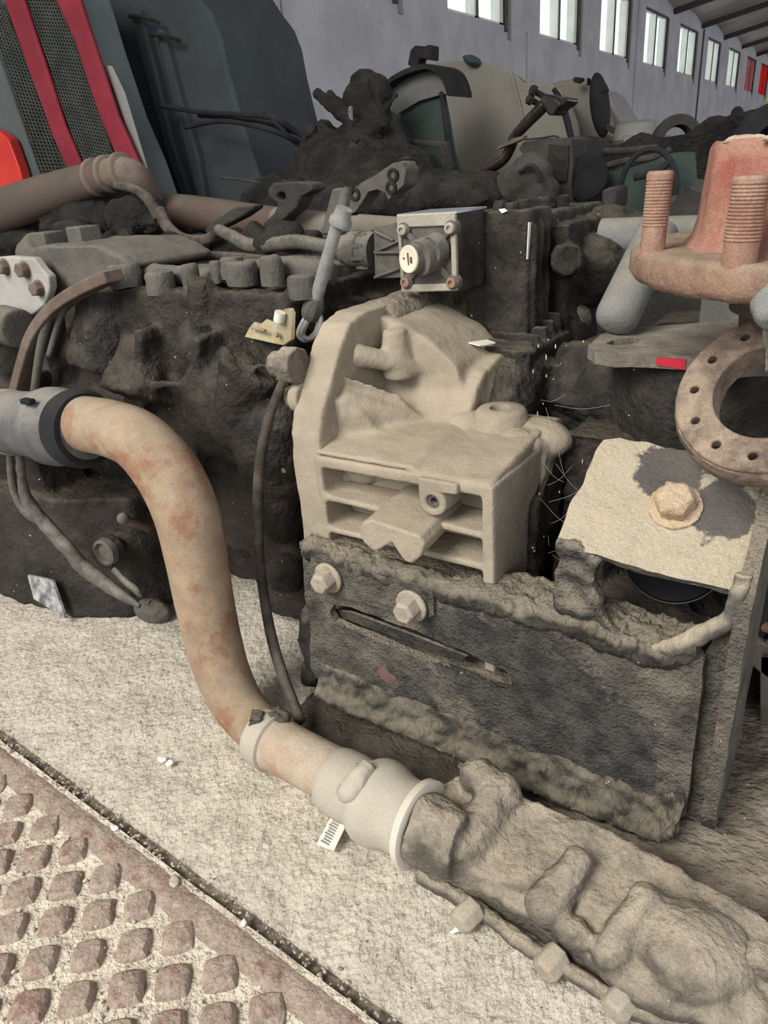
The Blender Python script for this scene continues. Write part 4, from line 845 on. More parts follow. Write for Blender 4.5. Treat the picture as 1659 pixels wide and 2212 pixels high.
# ================================================================== RED HUB, flange, ring, shaft on the right
hb = thing('wheel_hub', 'faded red and rust wheel hub with threaded studs on a round flange, right edge', 'hub', (-.02, .66, .50))
HC = V((-.022, .662, .532)); HR = .156
tl = Matrix.Rotation(math.radians(-2), 3, 'X')
up_ = V((.03, .0, 1)).normalized()
bm = nb(); lathe(bm, HC, up_, [(-.026, HR * .86), (-.024, HR * .97), (-.018, HR), (-.004, HR), (0, HR * .97), (.001, HR * .6)], 72); densify(bm, .012); rough(bm, .0012, 50); finish('flange', bm, M['rusthub'], hb, smooth=.9)
def hubring(z, r, rnd, n=64, rot=.35):
    out = []
    for i in range(n):
        t = 2 * PI * i / n; c6 = math.cos(PI / 6) / math.cos(((t + rot) % (PI / 3)) - PI / 6); rr = r * (c6 * (1 - rnd) + rnd * .97)
        out.append(HC + V((math.cos(t) * rr + .03 * z, math.sin(t) * rr, z)))
    return out
bm = nb(); rs = []
for z, r, rn in ((-.002, .128, .9), (.004, .124, .8), (.010, .121, .6), (.022, .120, .45), (.034, .120, .4), (.070, .118, .35), (.074, .116, .35), (.073, .108, .4), (.060, .104, .6), (.02, .100, .9)): rs.append([bm.verts.new(p) for p in hubring(z, r, rn)])
for A, B in zip(rs, rs[1:]):
    for i in range(64): bm.faces.new((A[i], A[(i + 1) % 64], B[(i + 1) % 64], B[i]))
bm.faces.new(rs[-1]); bm.faces.new(rs[0][::-1])
densify(bm, .010); rough(bm, .0012, 40)
finish('hub_body', bm, M['redhub'], hb, smooth=.9)
def studm(c, h, r):
    bm = nb(); prof = [(-.004, r)]; t = h * .33; prof += [(0, r * .94), (t, r * .94)]; n = int((h - t - .003) / .0022)
    for k in range(n): prof += [(t + k * .0022, r * .925), (t + k * .0022 + .0011, r * 1.0)]
    prof += [(h - .002, r), (h, r * .86)]
    lathe(bm, c, up_, prof, 24); return bm
for px, py, y, hp, rp in ((1408, 546, .585, 160, 27), (1592, 588, .530, 190, 38)):
    c = PY(px, py, y); k_ = DY(px, py, y) / FPX; finish('threaded_stud', studm(c, hp * k_, rp * k_), M['stud'], hb, smooth=.35)
bm = nb(); lathe(bm, HC - V((0.0, 0, .026)), (0, 0, -1), [(0, .085), (.006, .088), (.012, .082), (.014, .078), (.022, .078), (.026, .07), (.05, .068)], 48); o = finish('lower_neck', bm, M['strap'], hb)
bm = nb(); blob(bm, HC + V((-.070, -.075, .073)), (.016, .004, .003)); blob(bm, HC + V((-.04, -.095, .073)), (.02, .004, .003)); densify(bm, .005); rough(bm, .003, 100); finish('dust_fluff', bm, M['fitrust'], hb, smooth=2)

df = thing('drive_flange', 'flat grey-brown oval drive flange plate under the red hub', 'flange', (-.12, .80, 0))
bm = nb(); fz = .432
out = []
c = PZ(1480, 738, fz)
o1 = [(1270, 746), (1300, 722), (1345, 705), (1420, 703), (1480, 700), (1600, 690), (1700, 700), (1700, 780), (1560, 788), (1480, 770), (1400, 768), (1330, 766), (1285, 760)]
plate(bm, [PZ(a, b, fz) for a, b in o1], (0, 0, -.012), [[PZ(a, b, fz) for a, b in ((1308, 742), (1325, 733), (1370, 729), (1385, 733), (1378, 741), (1335, 746))]]); densify(bm, .012); rough(bm, .0012, 60)
finish('oval_plate', bm, M['flangegrey'], df, smooth=.9)
pa, pb = PZ(1420, 768.3, fz) + V((0, -.0012, 0)), PZ(1484, 770.3, fz) + V((0, -.0012, 0)); bm = nb(); plate(bm, [pa + V((0, 0, -.001)), pb + V((0, 0, -.002)), pb + V((0, 0, -.012)), pa + V((0, 0, -.008))], (0, -.0012, 0)); finish('red_paint_patch', bm, mat('bright_red_patch', (.50, .03, .05), None, dust=None, bump=0), df)
bm = nb(); q = PZ(1560, 745, .42); cyl(bm, V((q.x, q.y, .0)), V((q.x, q.y, .425)), .11, .105, 40); box(bm, -.24, .1, .80, 1.1, 0, .40); blob(bm, PY(1330, 850, .80), (.05, .04, .05)); cyl(bm, PY(1290, 780, .85), PY(1230, 900, .80), .05, .04)
box(bm, -.26, -.05, .74, .86, 0, .26)
finish('drum', bm, M['tandark'], df, remesh=.005, rsm=3, disp=.008, dscale=.04)
bm = nb()
a_, b_ = PY(1375, 596, .80), PY(1330, 690, .76); k_ = DY(1350, 650, .78) / FPX
lathe(bm, a_, b_ - a_, [(-.06, 44 * k_), ((b_ - a_).length * .9, 46 * k_), ((b_ - a_).length, 44 * k_), ((b_ - a_).length + .006, 38 * k_), ((b_ - a_).length + .010, 20 * k_)], 32)
tag(finish('grey_cylinder', bm, M['greyshaft'], smooth=.9), 'short light grey cylinder slanting down below the hub flange onto the drive flange', 'cylinder')
# rusty ring with holes
rg = thing('flange_ring', 'thick rusty steel ring with bolt holes, leaning on top of the upright bracket', 'ring', (-.05, .57, .37))
RC = PY(1662, 842, .575); kr = DY(1662, 842, .575) / FPX; R0 = 205 * kr
nD = V((.0, -.72, .69)).normalized(); ux = V((1, 0, 0)); vx = nD.cross(ux).normalized()
nD = (Matrix.Rotation(math.radians(-14), 3, 'Z') @ nD); ux = Matrix.Rotation(math.radians(-14), 3, 'Z') @ ux; vx = nD.cross(ux).normalized()
def rc(r, n, ph=0, c=None): c = c or RC; return [c + (ux * math.cos(2 * PI * i / n + ph) + vx * math.sin(2 * PI * i / n + ph)) * r for i in range(n)]
bm = nb()
holes = [rc(R0 * .56, 72)]
for k in range(12):
    t = 2 * PI * k / 12 + .16; hc = RC + (ux * math.cos(t) + vx * math.sin(t)) * R0 * .77; holes.append(rc(R0 * .048, 14, 0, hc))
plate(bm, rc(R0 * .955, 96), -nD * .016, holes)
rface = finish('ring_face', bm, M['ring'], rg, bevel=.0012, smooth=.6)
bm = nb()
lathe(bm, RC - nD * .024, nD, [(0, R0 * .97), (.004, R0 * 1.0), (.014, R0 * 1.0), (.020, R0 * .97), (.0215, R0 * .90), (.0215, R0 * .86)], 96, cap=False); lathe(bm, RC - nD * .024, nD, [(0, R0 * .96), (0, R0 * .565), (.010, R0 * .565)], 96, cap=False)
densify(bm, .012); rough(bm, .0008, 70); finish('ring_edge', bm, M['ring'], rg, smooth=.9)
for k in range(12):
    t = 2 * PI * k / 12 + .16; hc = RC + (ux * math.cos(t) + vx * math.sin(t)) * R0 * .77 - nD * .013; bm = nb(); lathe(bm, hc, nD, [(0, R0 * .047), (.002, R0 * .047)], 14); o = finish('plugged_hole', bm, M['tandark'], rface)
bm = nb(); blob(bm, PY(1662, 662, .50), (.011, .012, .013)); cyl(bm, PY(1668, 665, .50), PY(1720, 690, .50), .009); tube(bm, [(*PY(1655, 690, .50), .002), (*PY(1656, 740, .51), .001), (*PY(1657, 800, .52), .001)], None, 8); densify(bm, .005); rough(bm, .002, 120)
tag(finish('pipe_stub', bm, M['greyshaft'], smooth=2), 'rounded grey-blue lump with cobweb at the right edge, just above the rusty ring', 'metal part')
# cobwebs left of upright
bm = nb(); r_ = random.Random(4)
for k in range(14):
    a_ = PY(1180 + r_.uniform(-20, 60), 900 + r_.uniform(-60, 330), .64); b_ = a_ + V((r_.uniform(.01, .05), r_.uniform(-.03, .03), r_.uniform(-.04, .03))); tube(bm, [(*a_, .00016), (*((a_ + b_) / 2 - V((0, 0, .004))), .00016), (*b_, .00016)], None, 4, 4)
for k in range(16):
    c = PY(1175 + r_.uniform(-30, 90), 740 + r_.uniform(-10, 420), .63); blob(bm, c, (.0007, .0007, r_.uniform(.0007, .003)), None, 6)
o = tag(finish('cobweb', bm, mat('cobweb_thread', (.5, .47, .4), None, dust=None, bump=0)), 'dusty cobweb threads between the tan housing and the upright bracket', 'cobweb'); o['kind'] = 'stuff'
# debris on the ground
for k, (px, py, sx_, sy_, m_) in enumerate([(247, 1788, 11, 4, 'chip'), (376, 1905, 11, 9, 'fitting'), (350, 1640, 9, 6, 'chip'), (366, 1648, 8, 6, 'chip'), (527, 1992, 6, 5, 'chip'), (22, 1622, 5, 3, 'fitting'), (985, 2010, 5, 9, 'chip')]):
    c = PZ(px, py, .004); kk = DY(px, py, c.y) / FPX; bm = nb(); blob(bm, c, (sx_ * kk, sy_ * kk * 1.6, .0022), Matrix.Rotation(k * .9, 3, 'Z'), 12); densify(bm, .004); rough(bm, .0015, 200)
    labs = ['white paint chip lying in the groove beside the steel plate', 'round cream crumb on the groove edge, lower middle left', 'white bird-dropping flake, left half of the pair on open concrete', 'white bird-dropping flake, right half of the pair on open concrete', 'tiny white crumb in the groove at lower centre', 'tiny yellowish crumb at the groove near the left edge', 'small white flake between two hex bolts of the cooler casting']
    tag(finish('paint_flake', bm, M[m_]), labs[k], 'debris')
bm = nb()
r_ = random.Random(11)
for k in range(420):
    x = r_.uniform(-1.1, .0); y = EDGE(x) + r_.gauss(-.002, .004); s_ = r_.uniform(.0006, .0018); blob(bm, (x, y, .0005), (s_ * 1.4, s_, s_ * .8), Matrix.Rotation(r_.uniform(0, 3), 3, 'Z'), 6)
o = tag(finish('groove_grit', bm, mat('groove_grit', (.20, .16, .13), (.5, .44, .35), dust=None, s1=200, bump=0)), 'dark and pale grit lying along the groove between plate and concrete', 'grit'); o['kind'] = 'stuff'
bm = nb()
for k in range(900):
    x = r_.uniform(-1.0, .05); y = r_.uniform(.0, .26); s_ = r_.uniform(.0005, .0022); blob(bm, (x, y, .0006), (s_ * 1.4, s_, s_ * .7), Matrix.Rotation(r_.uniform(0, 3), 3, 'Z'), 5)
o = tag(finish('cement_crumbs', bm, mat('cement_crumbs', (.66, .6, .5), (.42, .37, .3), dust=None, s1=150, bump=0)), 'pale crumbs scattered between the raised studs of the steel plate', 'grit'); o['kind'] = 'stuff'
blobm = nb(); blob(blobm, PZ(330, 1318, .012), (.035, .022, .018)); densify(blobm, .006); rough(blobm, .004, 60); tag(finish('stone', blobm, M['greycast'], smooth=2), 'small grey stone on the concrete beside the black transmission sump', 'stone')

# ================================================================== MIDDLE GROUND: tubes, arms, harness
def thick(bm, pp, y, t, dx=0.0): return plate(bm, [PY(a, b, y) for a, b in pp], (dx, t, 0))
ax = thing('axle_tube', 'long rust-tinted axle tube lying behind the dark transmission', 'tube', (-.95, 1.15, 0))
bm = nb(); ptube(bm, [(300, 455, 1.15, 40), (420, 462, 1.15, 37), (560, 478, 1.15, 34), (640, 486, 1.15, 32)], 28, 4); finish('rusty_tube', bm, M['axle'], ax, smooth=2)
bm = nb(); ptube(bm, [(600, 482, 1.15, 33), (700, 490, 1.15, 31), (860, 498, 1.15, 28), (1000, 505, 1.15, 26)], 28, 4); finish('grey_tube', bm, M['axlegrey'], ax, smooth=2)
bm = nb()
for px in (420, 800): c = PY(px, 480, 1.17); box(bm, c.x - .04, c.x + .04, 1.12, 1.22, 0, c.z - .01)
ptube(bm, [(690, 515, 1.08, 17), (620, 512, 1.08, 15), (560, 512, 1.08, 13)], 14, 3); finish('tube_cradle', bm, M['junk'], ax, bevel=.005)
tb = thing('exhaust_tube', 'large dusty brown tube with a clamped elbow, sloping up from the left edge', 'tube', (-1.4, 1.05, 0))
bm = nb(); ptube(bm, [(-90, 490, 1.05, 44), (40, 442, 1.05, 42), (140, 408, 1.05, 38), (235, 378, 1.05, 33)], 30, 6); finish('straight_tube', bm, M['axle'], tb, smooth=2)
bm = nb(); ptube(bm, [(225, 382, 1.05, 32), (262, 372, 1.05, 31), (292, 380, 1.06, 30), (312, 410, 1.08, 29), (325, 450, 1.12, 29), (338, 520, 1.15, 28)], 24, 8); finish('elbow', bm, M['strap'], tb, smooth=2)
for px, py in ((205, 385), (232, 378), (262, 372)):
    a_, b_ = PY(px, py, 1.05), PY(px + 12, py - 4, 1.05); bm = nb(); lathe(bm, a_, b_ - a_, [(0, RP(px, py, 1.05, 36)), (.004, RP(px, py, 1.05, 39)), (.012, RP(px, py, 1.05, 38)), (.015, RP(px, py, 1.05, 34))], 30); finish('clamp_band', bm, M['strap'], tb)
bm = nb(); ptube(bm, [(250, 400, .98, 9), (290, 408, .98, 10), (320, 430, .98, 12), (345, 470, .98, 14)], 12, 5); finish('side_hose', bm, M['hose'], tb, smooth=2)
bm = nb(); c = PY(60, 470, 1.1); box(bm, c.x - .2, c.x + .5, 1.08, 1.3, 0, .50); blob(bm, PY(200, 480, 1.1), (.15, .08, .09)); blob(bm, PY(40, 520, 1.1), (.15, .08, .06)); blob(bm, PY(170, 515, 1.0), (.06, .05, .045))
finish('support_casting', bm, M['junk'], tb, remesh=.008, rsm=2, disp=.04, dscale=.06)
bm = nb(); ptube(bm, [(345, 455, .98, 13), (362, 490, .97, 13), (395, 515, .96, 12), (435, 520, .95, 12), (460, 510, .95, 11), (470, 495, .95, 11)], 14, 8)
tag(finish('rubber_hose', bm, M['hose'], smooth=2), 'dusty black hose dipping in a U from the clamped elbow, above the transmission', 'hose')
bm = nb(); ptube(bm, [(470, 495, .93, 11), (500, 510, .93, 13), (540, 530, .92, 14), (590, 528, .90, 14), (640, 522, .88, 14), (700, 532, .85, 14), (745, 540, .79, 15)], 16, 12, .10)
tag(finish('corrugated_conduit', bm, M['cover'], smooth=.4), 'ribbed cable conduit running right into the connector of the valve unit', 'conduit')
bm = nb(); ptube(bm, [(280, 595, .80, 10), (340, 565, .82, 10), (420, 553, .84, 10), (520, 556, .85, 10), (600, 565, .85, 9)], 12, 8)
tag(finish('rubber_hose', bm, M['hose'], smooth=2), 'black hose lying along the top bolts of the dark transmission', 'hose')
bm = nb()
for k, (px, py, r_, y) in enumerate(((300, 470, .05, 1.02), (380, 545, .04, .95), (250, 530, .035, .95), (560, 545, .04, .98), (600, 530, .03, .92), (700, 590, .05, .95), (760, 610, .04, 1.0), (320, 520, .05, 1.05), (430, 560, .04, 1.0), (140, 500, .05, 1.05), (500, 540, .035, 1.0))): blob(bm, PY(px, py, y), (r_ * 1.3, r_, r_))
box(bm, -1.5, -.5, .97, 1.2, 0, .44)
tag(finish('scrap_casting', bm, M['junk'], remesh=.007, rsm=1, disp=.05, dscale=.05), 'low dark greasy scrap casting between the transmission and the rusty axle tube', 'scrap metal')
def lev(name, label, pp, y, t, m_='junkgrey', bev=.004, cat='bracket', holes=()):
    bm = nb(); plate(bm, [PY(a, b, y) for a, b in pp], (0, t, 0), [[PY(a, b, y) for a, b in h] for h in holes]); return tag(finish(name, bm, M[m_], bevel=bev), label, cat)
def cpx(x, y, rx, ry, n=14): return [(x + math.cos(2 * PI * i / n) * rx, y + math.sin(2 * PI * i / n) * ry) for i in range(n)]
lev('steel_link', 'flat pointed steel link tilted up over the rusty axle tube', [(440, 500), (455, 480), (505, 447), (548, 443), (545, 452), (520, 470), (470, 495), (455, 512)], .99, .03, 'junkgrey')
lev('pivot_arm', 'dusty grey pivot arm with a round eye, standing on the rusty axle tube', [(578, 408), (590, 396), (640, 392), (672, 396), (676, 410), (650, 425), (640, 450), (600, 485), (575, 505), (562, 500), (570, 480), (592, 460), (600, 440), (580, 425)], 1.08, .04, 'junkgrey', holes=[cpx(607, 424, 9, 9)])
ra = thing('rocker_arm', 'grey cast rocker arm with forked foot, behind the tie rod and pointing up right', 'arm', (-.75, .98, .5))
bm = nb(); thick(bm, [(735, 425), (765, 405), (800, 385), (850, 352), (868, 350), (878, 365), (872, 400), (850, 420), (838, 432), (832, 415), (815, 408), (795, 415), (780, 440), (768, 455), (745, 470), (728, 470), (722, 450)], .98, .035); densify(bm, .01); rough(bm, .0025, 30); arm_ = finish('arm', bm, M['greycast'], ra, smooth=1)
bm = nb(); thick(bm, [(700, 470), (716, 408), (735, 405), (744, 415), (722, 475), (710, 508), (690, 508)], .97, .03); finish('foot', bm, M['greycast'], ra, bevel=.004)
bm = nb(); ptube(bm, [(738, 466, .80, 13), (742, 440, .86, 13), (748, 415, .94, 12)], 14, 4); finish('pin', bm, M['greycast'], ra, smooth=2)
for px, py in ((770, 420), (852, 378), (848, 405)): bm = nb(); lathe(bm, PY(px, py, .983), (0, -1, 0), [(0, .010), (.006, .0095), (.006, .005), (.001, .004), (.001, .0001)], 16, cap=False); finish('arm_bush', bm, M['junk'], arm_)
# grey beam seen between valve block and hub
bm = nb(); a_, b_ = PY(1320, 505, 1.0), PY(1800, 470, 1.0); ptube(bm, [(1300, 510, .99, 36), (1420, 508, .99, 38), (1560, 504, .99, 38), (1800, 500, .99, 38)], 26, 3); c = PY(1600, 500, 1.0); box(bm, c.x - .03, c.x + .03, .97, 1.03, 0, c.z)
tag(finish('grey_tube', bm, M['greyshaft'], smooth=1), 'smooth light grey tube passing behind the threaded stud and hub', 'tube')

# ================================================================== BACKGROUND
# red-barred vehicle front at the upper left
YG = 1.62
gv = thing('vehicle_grille', 'tilted vehicle panel with two crimson bars over dark mesh, upper left corner', 'grille', (-2.3, 1.7, 0))
def ex(pp, y, t, m_, name, bev=.004, lab=None, rt_=None):
    bm = nb(); plate(bm, [PY(a, b, y) for a, b in pp], (-.02, t, 0)); o = finish(name, bm, M[m_], rt_ or gv, bevel=bev)
    if lab: o['label'] = lab
    return o
ex([(-160, -60), (160, -60), (214, 110), (262, 250), (306, 350), (345, 460), (390, 640), (40, 720), (-100, 400)], YG + .05, .12, 'grillegrey', 'body_panel')
ex([(-40, -60), (30, 60), (80, 200), (140, 390), (200, 600), (150, 640), (95, 395), (0, 110), (-60, -20)], YG + .03, .01, 'black', 'mesh_backing')
ex([(30, -60), (125, -60), (185, 120), (240, 330), (275, 480), (190, 500), (120, 260), (60, 60)], YG + .03, .01, 'black', 'mesh_backing')
for pp in ([(-15, -60), (32, -60), (95, 130), (140, 270), (185, 375), (240, 520), (205, 530), (150, 380), (110, 290), (65, 165), (10, 10)],
           [(95, -60), (152, -60), (205, 100), (255, 250), (300, 350), (360, 520), (310, 520), (250, 340), (205, 230), (160, 90), (118, 0)]):
    ex(pp, YG, .03, 'redbar', 'crimson_bar', .012)
# mesh strands
for P_, Q_, R_, S_, n1, n2 in (((30, -60), (108, -60), (275, 420), (196, 400), 13, 60), ((-50, -20), (4, 0), (165, 420), (100, 420), 8, 54)):
    bm = nb()
    def gp(u, v, dy=0): return PY((P_[0] * (1 - v) + S_[0] * v) * (1 - u) + (Q_[0] * (1 - v) + R_[0] * v) * u, (P_[1] * (1 - v) + S_[1] * v) * (1 - u) + (Q_[1] * (1 - v) + R_[1] * v) * u, YG + .018 + dy)
    for j in range(n2): tube(bm, [(*gp(i / (n1 * 2), (j + .5 * (i % 2) * 1.2) / n2, .004 * (i % 2)), .0022) for i in range(n1 * 2 + 1)], None, 4, sm=False)
    for i in range(n1 + 1): tube(bm, [(*gp(i / n1, v / 20, .002), .0016) for v in range(21)], None, 4, sm=False)
    finish('wire_mesh', bm, M['mesh'], gv)
ex([(-60, 260), (0, 285), (18, 300), (40, 360), (55, 412), (30, 420), (-80, 450)], YG - .01, .05, 'redlamp', 'lamp_lens', .006, 'bright red lamp lens')
ex([(222, 140), (242, 142), (270, 200), (300, 300), (330, 400), (345, 460), (325, 460), (290, 330), (250, 210)], YG + .035, .02, 'palecab', 'edge_trim')
# dark ribbed cab panel
dc = thing('cab_panel', 'dark green-grey ribbed cab panel with a rounded top corner, beside the crimson bars', 'vehicle panel', (-2.2, 2.0, 0))
YD = 2.0
ex([(165, -80), (380, -80), (425, -10), (455, 30), (475, 80), (490, 150), (520, 260), (545, 340), (575, 430), (600, 520), (640, 760), (330, 820), (330, 420), (280, 200)], YD, .45, 'cabdark', 'shell', .02, None, dc)
for pp in ([(275, 20), (300, 22), (335, 150), (370, 300), (415, 440), (400, 445), (350, 300), (310, 150)], [(335, 60), (350, 62), (385, 200), (425, 330), (445, 440), (430, 442), (400, 330), (365, 200)], [(200, -40), (212, -40), (262, 150), (330, 400), (345, 470), (330, 470), (250, 180)]):
    bm = nb(); plate(bm, [PY(a, b, YD - .03) for a, b in pp], (0, .04, 0)); finish('pressed_rib', bm, M['cabdark'], dc, bevel=.008)
for px, py in ((300, 35), (345, 75)): bm = nb(); ptube(bm, [(px - 20, py, YD - .05, 4), (px + 15, py + 3, YD - .06, 4), (px + 45, py + 14, YD - .04, 4)], 8, 4); finish('hand_hold', bm, M['junk'], dc)
bm = nb(); plate(bm, [PY(a, b, 2.35) for a, b in ((500, 255), (560, 280), (610, 300), (650, 322), (668, 350), (680, 420), (700, 640), (520, 660))], (0, .5, 0))
tag(finish('grey_box_panel', bm, M['palecab'], bevel=.02, seg=3), 'plain light grey rounded panel standing between the dark cab panel and the engine heap', 'panel')
# cable bundle from the panel to the engine heap
cables = [[(345, 228, 1.9, 5), (440, 243, 1.85, 5), (520, 247, 1.8, 5), (590, 255, 1.8, 6), (640, 285, 1.85, 6), (700, 320, 1.9, 6)],
          [(400, 275, 1.85, 5), (470, 262, 1.8, 5), (540, 270, 1.75, 5), (610, 290, 1.78, 6), (660, 320, 1.85, 6), (700, 360, 1.9, 6)],
          [(430, 250, 1.9, 4), (500, 256, 1.85, 4), (560, 262, 1.85, 4), (620, 280, 1.86, 5), (690, 300, 1.9, 5)],
          [(568, 244, 1.8, 4), (600, 270, 1.8, 4), (640, 310, 1.82, 5)]]
for k, c in enumerate(cables):
    bm = nb(); ptube(bm, c, 8, 7); tag(finish('cable', bm, M['tyre'], smooth=2), ['topmost black cable arching from dark cab panel to engine heap', 'lowest black cable arching from dark cab panel to engine heap', 'middle black cable between dark cab panel and engine heap', 'short black cable crossing the others beside the engine heap'][k], 'cable', 'black cables in front of the grey panel')
bm = nb(); ptube(bm, [(475, 383, 1.5, 3), (520, 388, 1.5, 3), (565, 396, 1.5, 3)], 6, 3); tag(finish('thin_rod', bm, M['junkgrey'], smooth=2), 'thin straight rod in front of the dark ribbed cab panel', 'rod')
# dark engine heap
bm = nb(); r_ = random.Random(5)
for px, py, rx, rz, y in ((800, 200, .07, .06, 2.0), (775, 215, .05, .05, 1.95), (790, 270, .075, .09, 1.95), (815, 310, .10, .09, 1.95), (770, 330, .10, .08, 1.9), (700, 300, .05, .05, 1.85), (680, 330, .06, .06, 1.85), (720, 360, .12, .08, 1.8), (690, 400, .12, .08, 1.8), (800, 400, .16, .10, 1.8), (860, 400, .14, .10, 1.85), (760, 450, .2, .1, 1.7), (620, 440, .15, .08, 1.7), (800, 240, .05, .06, 2.0)): blob(bm, PY(px, py, y), (rx, rx * .8, rz))
box(bm, -1.75, -.95, 1.65, 2.2, 0, .55)
for k in range(14):
    a_ = PY(r_.uniform(670, 840), r_.uniform(270, 400), 1.82); b_ = a_ + V((r_.uniform(-.12, .12), r_.uniform(-.05, .05), r_.uniform(-.1, .1))); cyl(bm, a_, b_, .018, .012, 10)
eh = thing('scrap_engine', 'dark jumbled scrap engine heap in front of the wall, left of the grey fender', 'engine', (-1.35, 1.9, 0))
for k in range(12):
    c = PY(r_.uniform(690, 830), r_.uniform(270, 400), 1.84); box(bm, c.x - .04, c.x + r_.uniform(.02, .07), c.y - .04, c.y + .05, c.z - .03, c.z + r_.uniform(.01, .05), Matrix.Rotation(r_.uniform(-.7, .7), 3, 'Y'))
finish('engine_mass', bm, M['junk'], eh, remesh=.008, rsm=0, disp=.035, dscale=.05)
bm = nb(); lathe(bm, PY(810, 335, 1.82), (.35, -1, .1), [(-.08, .09), (0, .095), (.01, .085), (.012, .06), (.02, .05), (.02, .01)], 32); finish('round_housing', bm, M['junk'], eh)
for k in range(9):
    bm = nb(); x, y_ = r_.uniform(670, 860), r_.uniform(290, 390); ptube(bm, [(x, y_, 1.78, 3), (x + r_.uniform(10, 40), y_ + r_.uniform(-25, 15), 1.74, 3), (x + r_.uniform(40, 80), y_ + r_.uniform(-20, 30), 1.78, 3)], 6, 5); finish('loose_wire', bm, M['junkgrey'] if k % 2 else M['tyre'], eh, smooth=2)
for px, py, w_, h_ in ((758, 245, 3, 12), (765, 318, 12, 6), (718, 328, 4, 6), (800, 345, 26, 2), (755, 352, 12, 3)):
    bm = nb(); k_ = DY(px, py, 1.76) / FPX; blob(bm, PY(px, py, 1.76), (w_ * k_, .01, h_ * k_), None, 10); densify(bm, .006); rough(bm, .006, 60); finish('pale_scrap_piece', bm, M['junkgrey'] if px > 760 else M['cream'], eh)
for px, py in ((793, 180), (888, 128), (925, 110)): pass
# fender (wheel arch) with dark panel
fd = thing('truck_fender', 'grey curved truck fender arch over a dark panel, centre background', 'fender', (-1.15, 2.2, 0))
arc = [(812, 210), (835, 180), (870, 158), (905, 146), (925, 145), (945, 156), (957, 175), (966, 202)]
bm = nb(); q = [PY(a, b, 2.15) for a, b in catmull([(a, b) for a, b in arc], 5)]; pr = None
for p in q:
    cur = [bm.verts.new(p + V((0, 0, .008))), bm.verts.new(p + V((.0, .16, .008))), bm.verts.new(p + V((0, .16, -.006))), bm.verts.new(p + V((0, 0, -.006)))]
    if pr:
        for k in range(4): bm.faces.new((pr[k], cur[k], cur[(k + 1) % 4], pr[(k + 1) % 4]))
    else: bm.faces.new(cur[::-1])
    pr = cur
bm.faces.new(pr); finish('arch_lip', bm, M['junk'], fd, smooth=1.2)
bm = nb(); plate(bm, [PY(a, b, 2.20) for a, b in [(812, 214), (835, 184), (870, 162), (905, 150), (925, 149), (945, 160), (957, 178), (965, 203), (950, 205), (905, 218), (860, 245), (850, 280), (830, 290), (820, 240)]], (0, .03, 0)); finish('inner_liner', bm, M['fender'], fd)
bm = nb(); plate(bm, [PY(a, b, 2.22) for a, b in [(845, 250), (905, 215), (952, 202), (962, 250), (975, 330), (1000, 400), (1010, 640), (830, 640)]], (0, .03, 0)); finish('dark_panel', bm, M['green'], fd)
bm = nb(); ptube(bm, [(953, 200, 2.16, 5), (963, 260, 2.14, 7), (972, 320, 2.12, 8), (985, 375, 2.1, 8), (1010, 425, 2.05, 8)], 8, 6); finish('rubber_edge', bm, M['tyre'], fd, smooth=2)
bm = nb(); thick(bm, [(858, 300), (962, 306), (978, 360), (970, 400), (955, 400), (948, 320), (880, 312), (878, 345), (862, 360)], 2.02, .03); finish('support_frame', bm, M['junkgrey'], fd, bevel=.005)
bm = nb(); thick(bm, [(880, 140), (886, 108), (896, 98), (918, 100), (925, 96), (932, 98), (931, 130), (905, 126), (900, 150)], 2.24, .05); finish('hinge_bracket', bm, M['junk'], fd, bevel=.006)
# cream cab
cb = thing('truck_cab', 'dusty cream truck cab side behind the glossy black steering arm', 'truck cab', (-1.3, 2.9, 0))
bm = nb(); plate(bm, [PY(a, b, 2.7) for a, b in [(900, 150), (930, 138), (985, 130), (1040, 134), (1085, 145), (1115, 160), (1130, 178), (1145, 178), (1190, 178), (1215, 200), (1235, 260), (1245, 330), (1250, 700), (880, 700), (890, 300)]], (-.12, .42, 0)); finish('cab_side', bm, M['cream'], cb, bevel=.05, seg=4)
bm = nb(); ptube(bm, [(1104, 155, 2.69, 4), (1112, 185, 2.69, 4), (1122, 220, 2.69, 4), (1130, 260, 2.69, 4)], 8, 5, flat=.4); o = finish('scuffed_seam', bm, M['palecab'], cb, smooth=2)
bm = nb(); ptube(bm, [(1196, 192, 2.66, 5), (1210, 215, 2.66, 6), (1222, 250, 2.66, 7), (1232, 290, 2.66, 7), (1240, 330, 2.66, 6)], 10, 5); o = finish('door_rubber', bm, M['tyre'], cb, smooth=2)
bm = nb(); blob(bm, PY(1018, 129, 2.68), (.035, .03, .014), Matrix.Rotation(.4, 3, 'Y')); densify(bm, .01); rough(bm, .006, 30); tag(finish('rag', bm, M['green'], smooth=2), 'small crumpled dark lump lying on the cream cab roof edge', 'rag')
c2 = thing('truck_cab', 'second cream truck cab with a dark oval wheel arch opening, further right', 'truck cab', (-1.2, 3.5, 0))
bm = nb(); plate(bm, [PY(a, b, 3.2) for a, b in [(1180, 182), (1205, 176), (1235, 170), (1265, 172), (1285, 195), (1298, 240), (1312, 290), (1345, 300), (1400, 320), (1420, 345), (1420, 600), (1170, 600)]], (-.2, .8, 0)); finish('cab_side', bm, M['cream'], c2, bevel=.05, seg=4)
bm = nb(); blob(bm, PY(1296, 228, 3.12), (.036, .05, .115), Matrix.Rotation(-.18, 3, 'Y'), 24); thick(bm, [(1282, 182), (1300, 178), (1308, 195), (1300, 200)], 3.08, .05)
finish('oval_lamp_pod', bm, M['tyre'], c2, smooth=1)
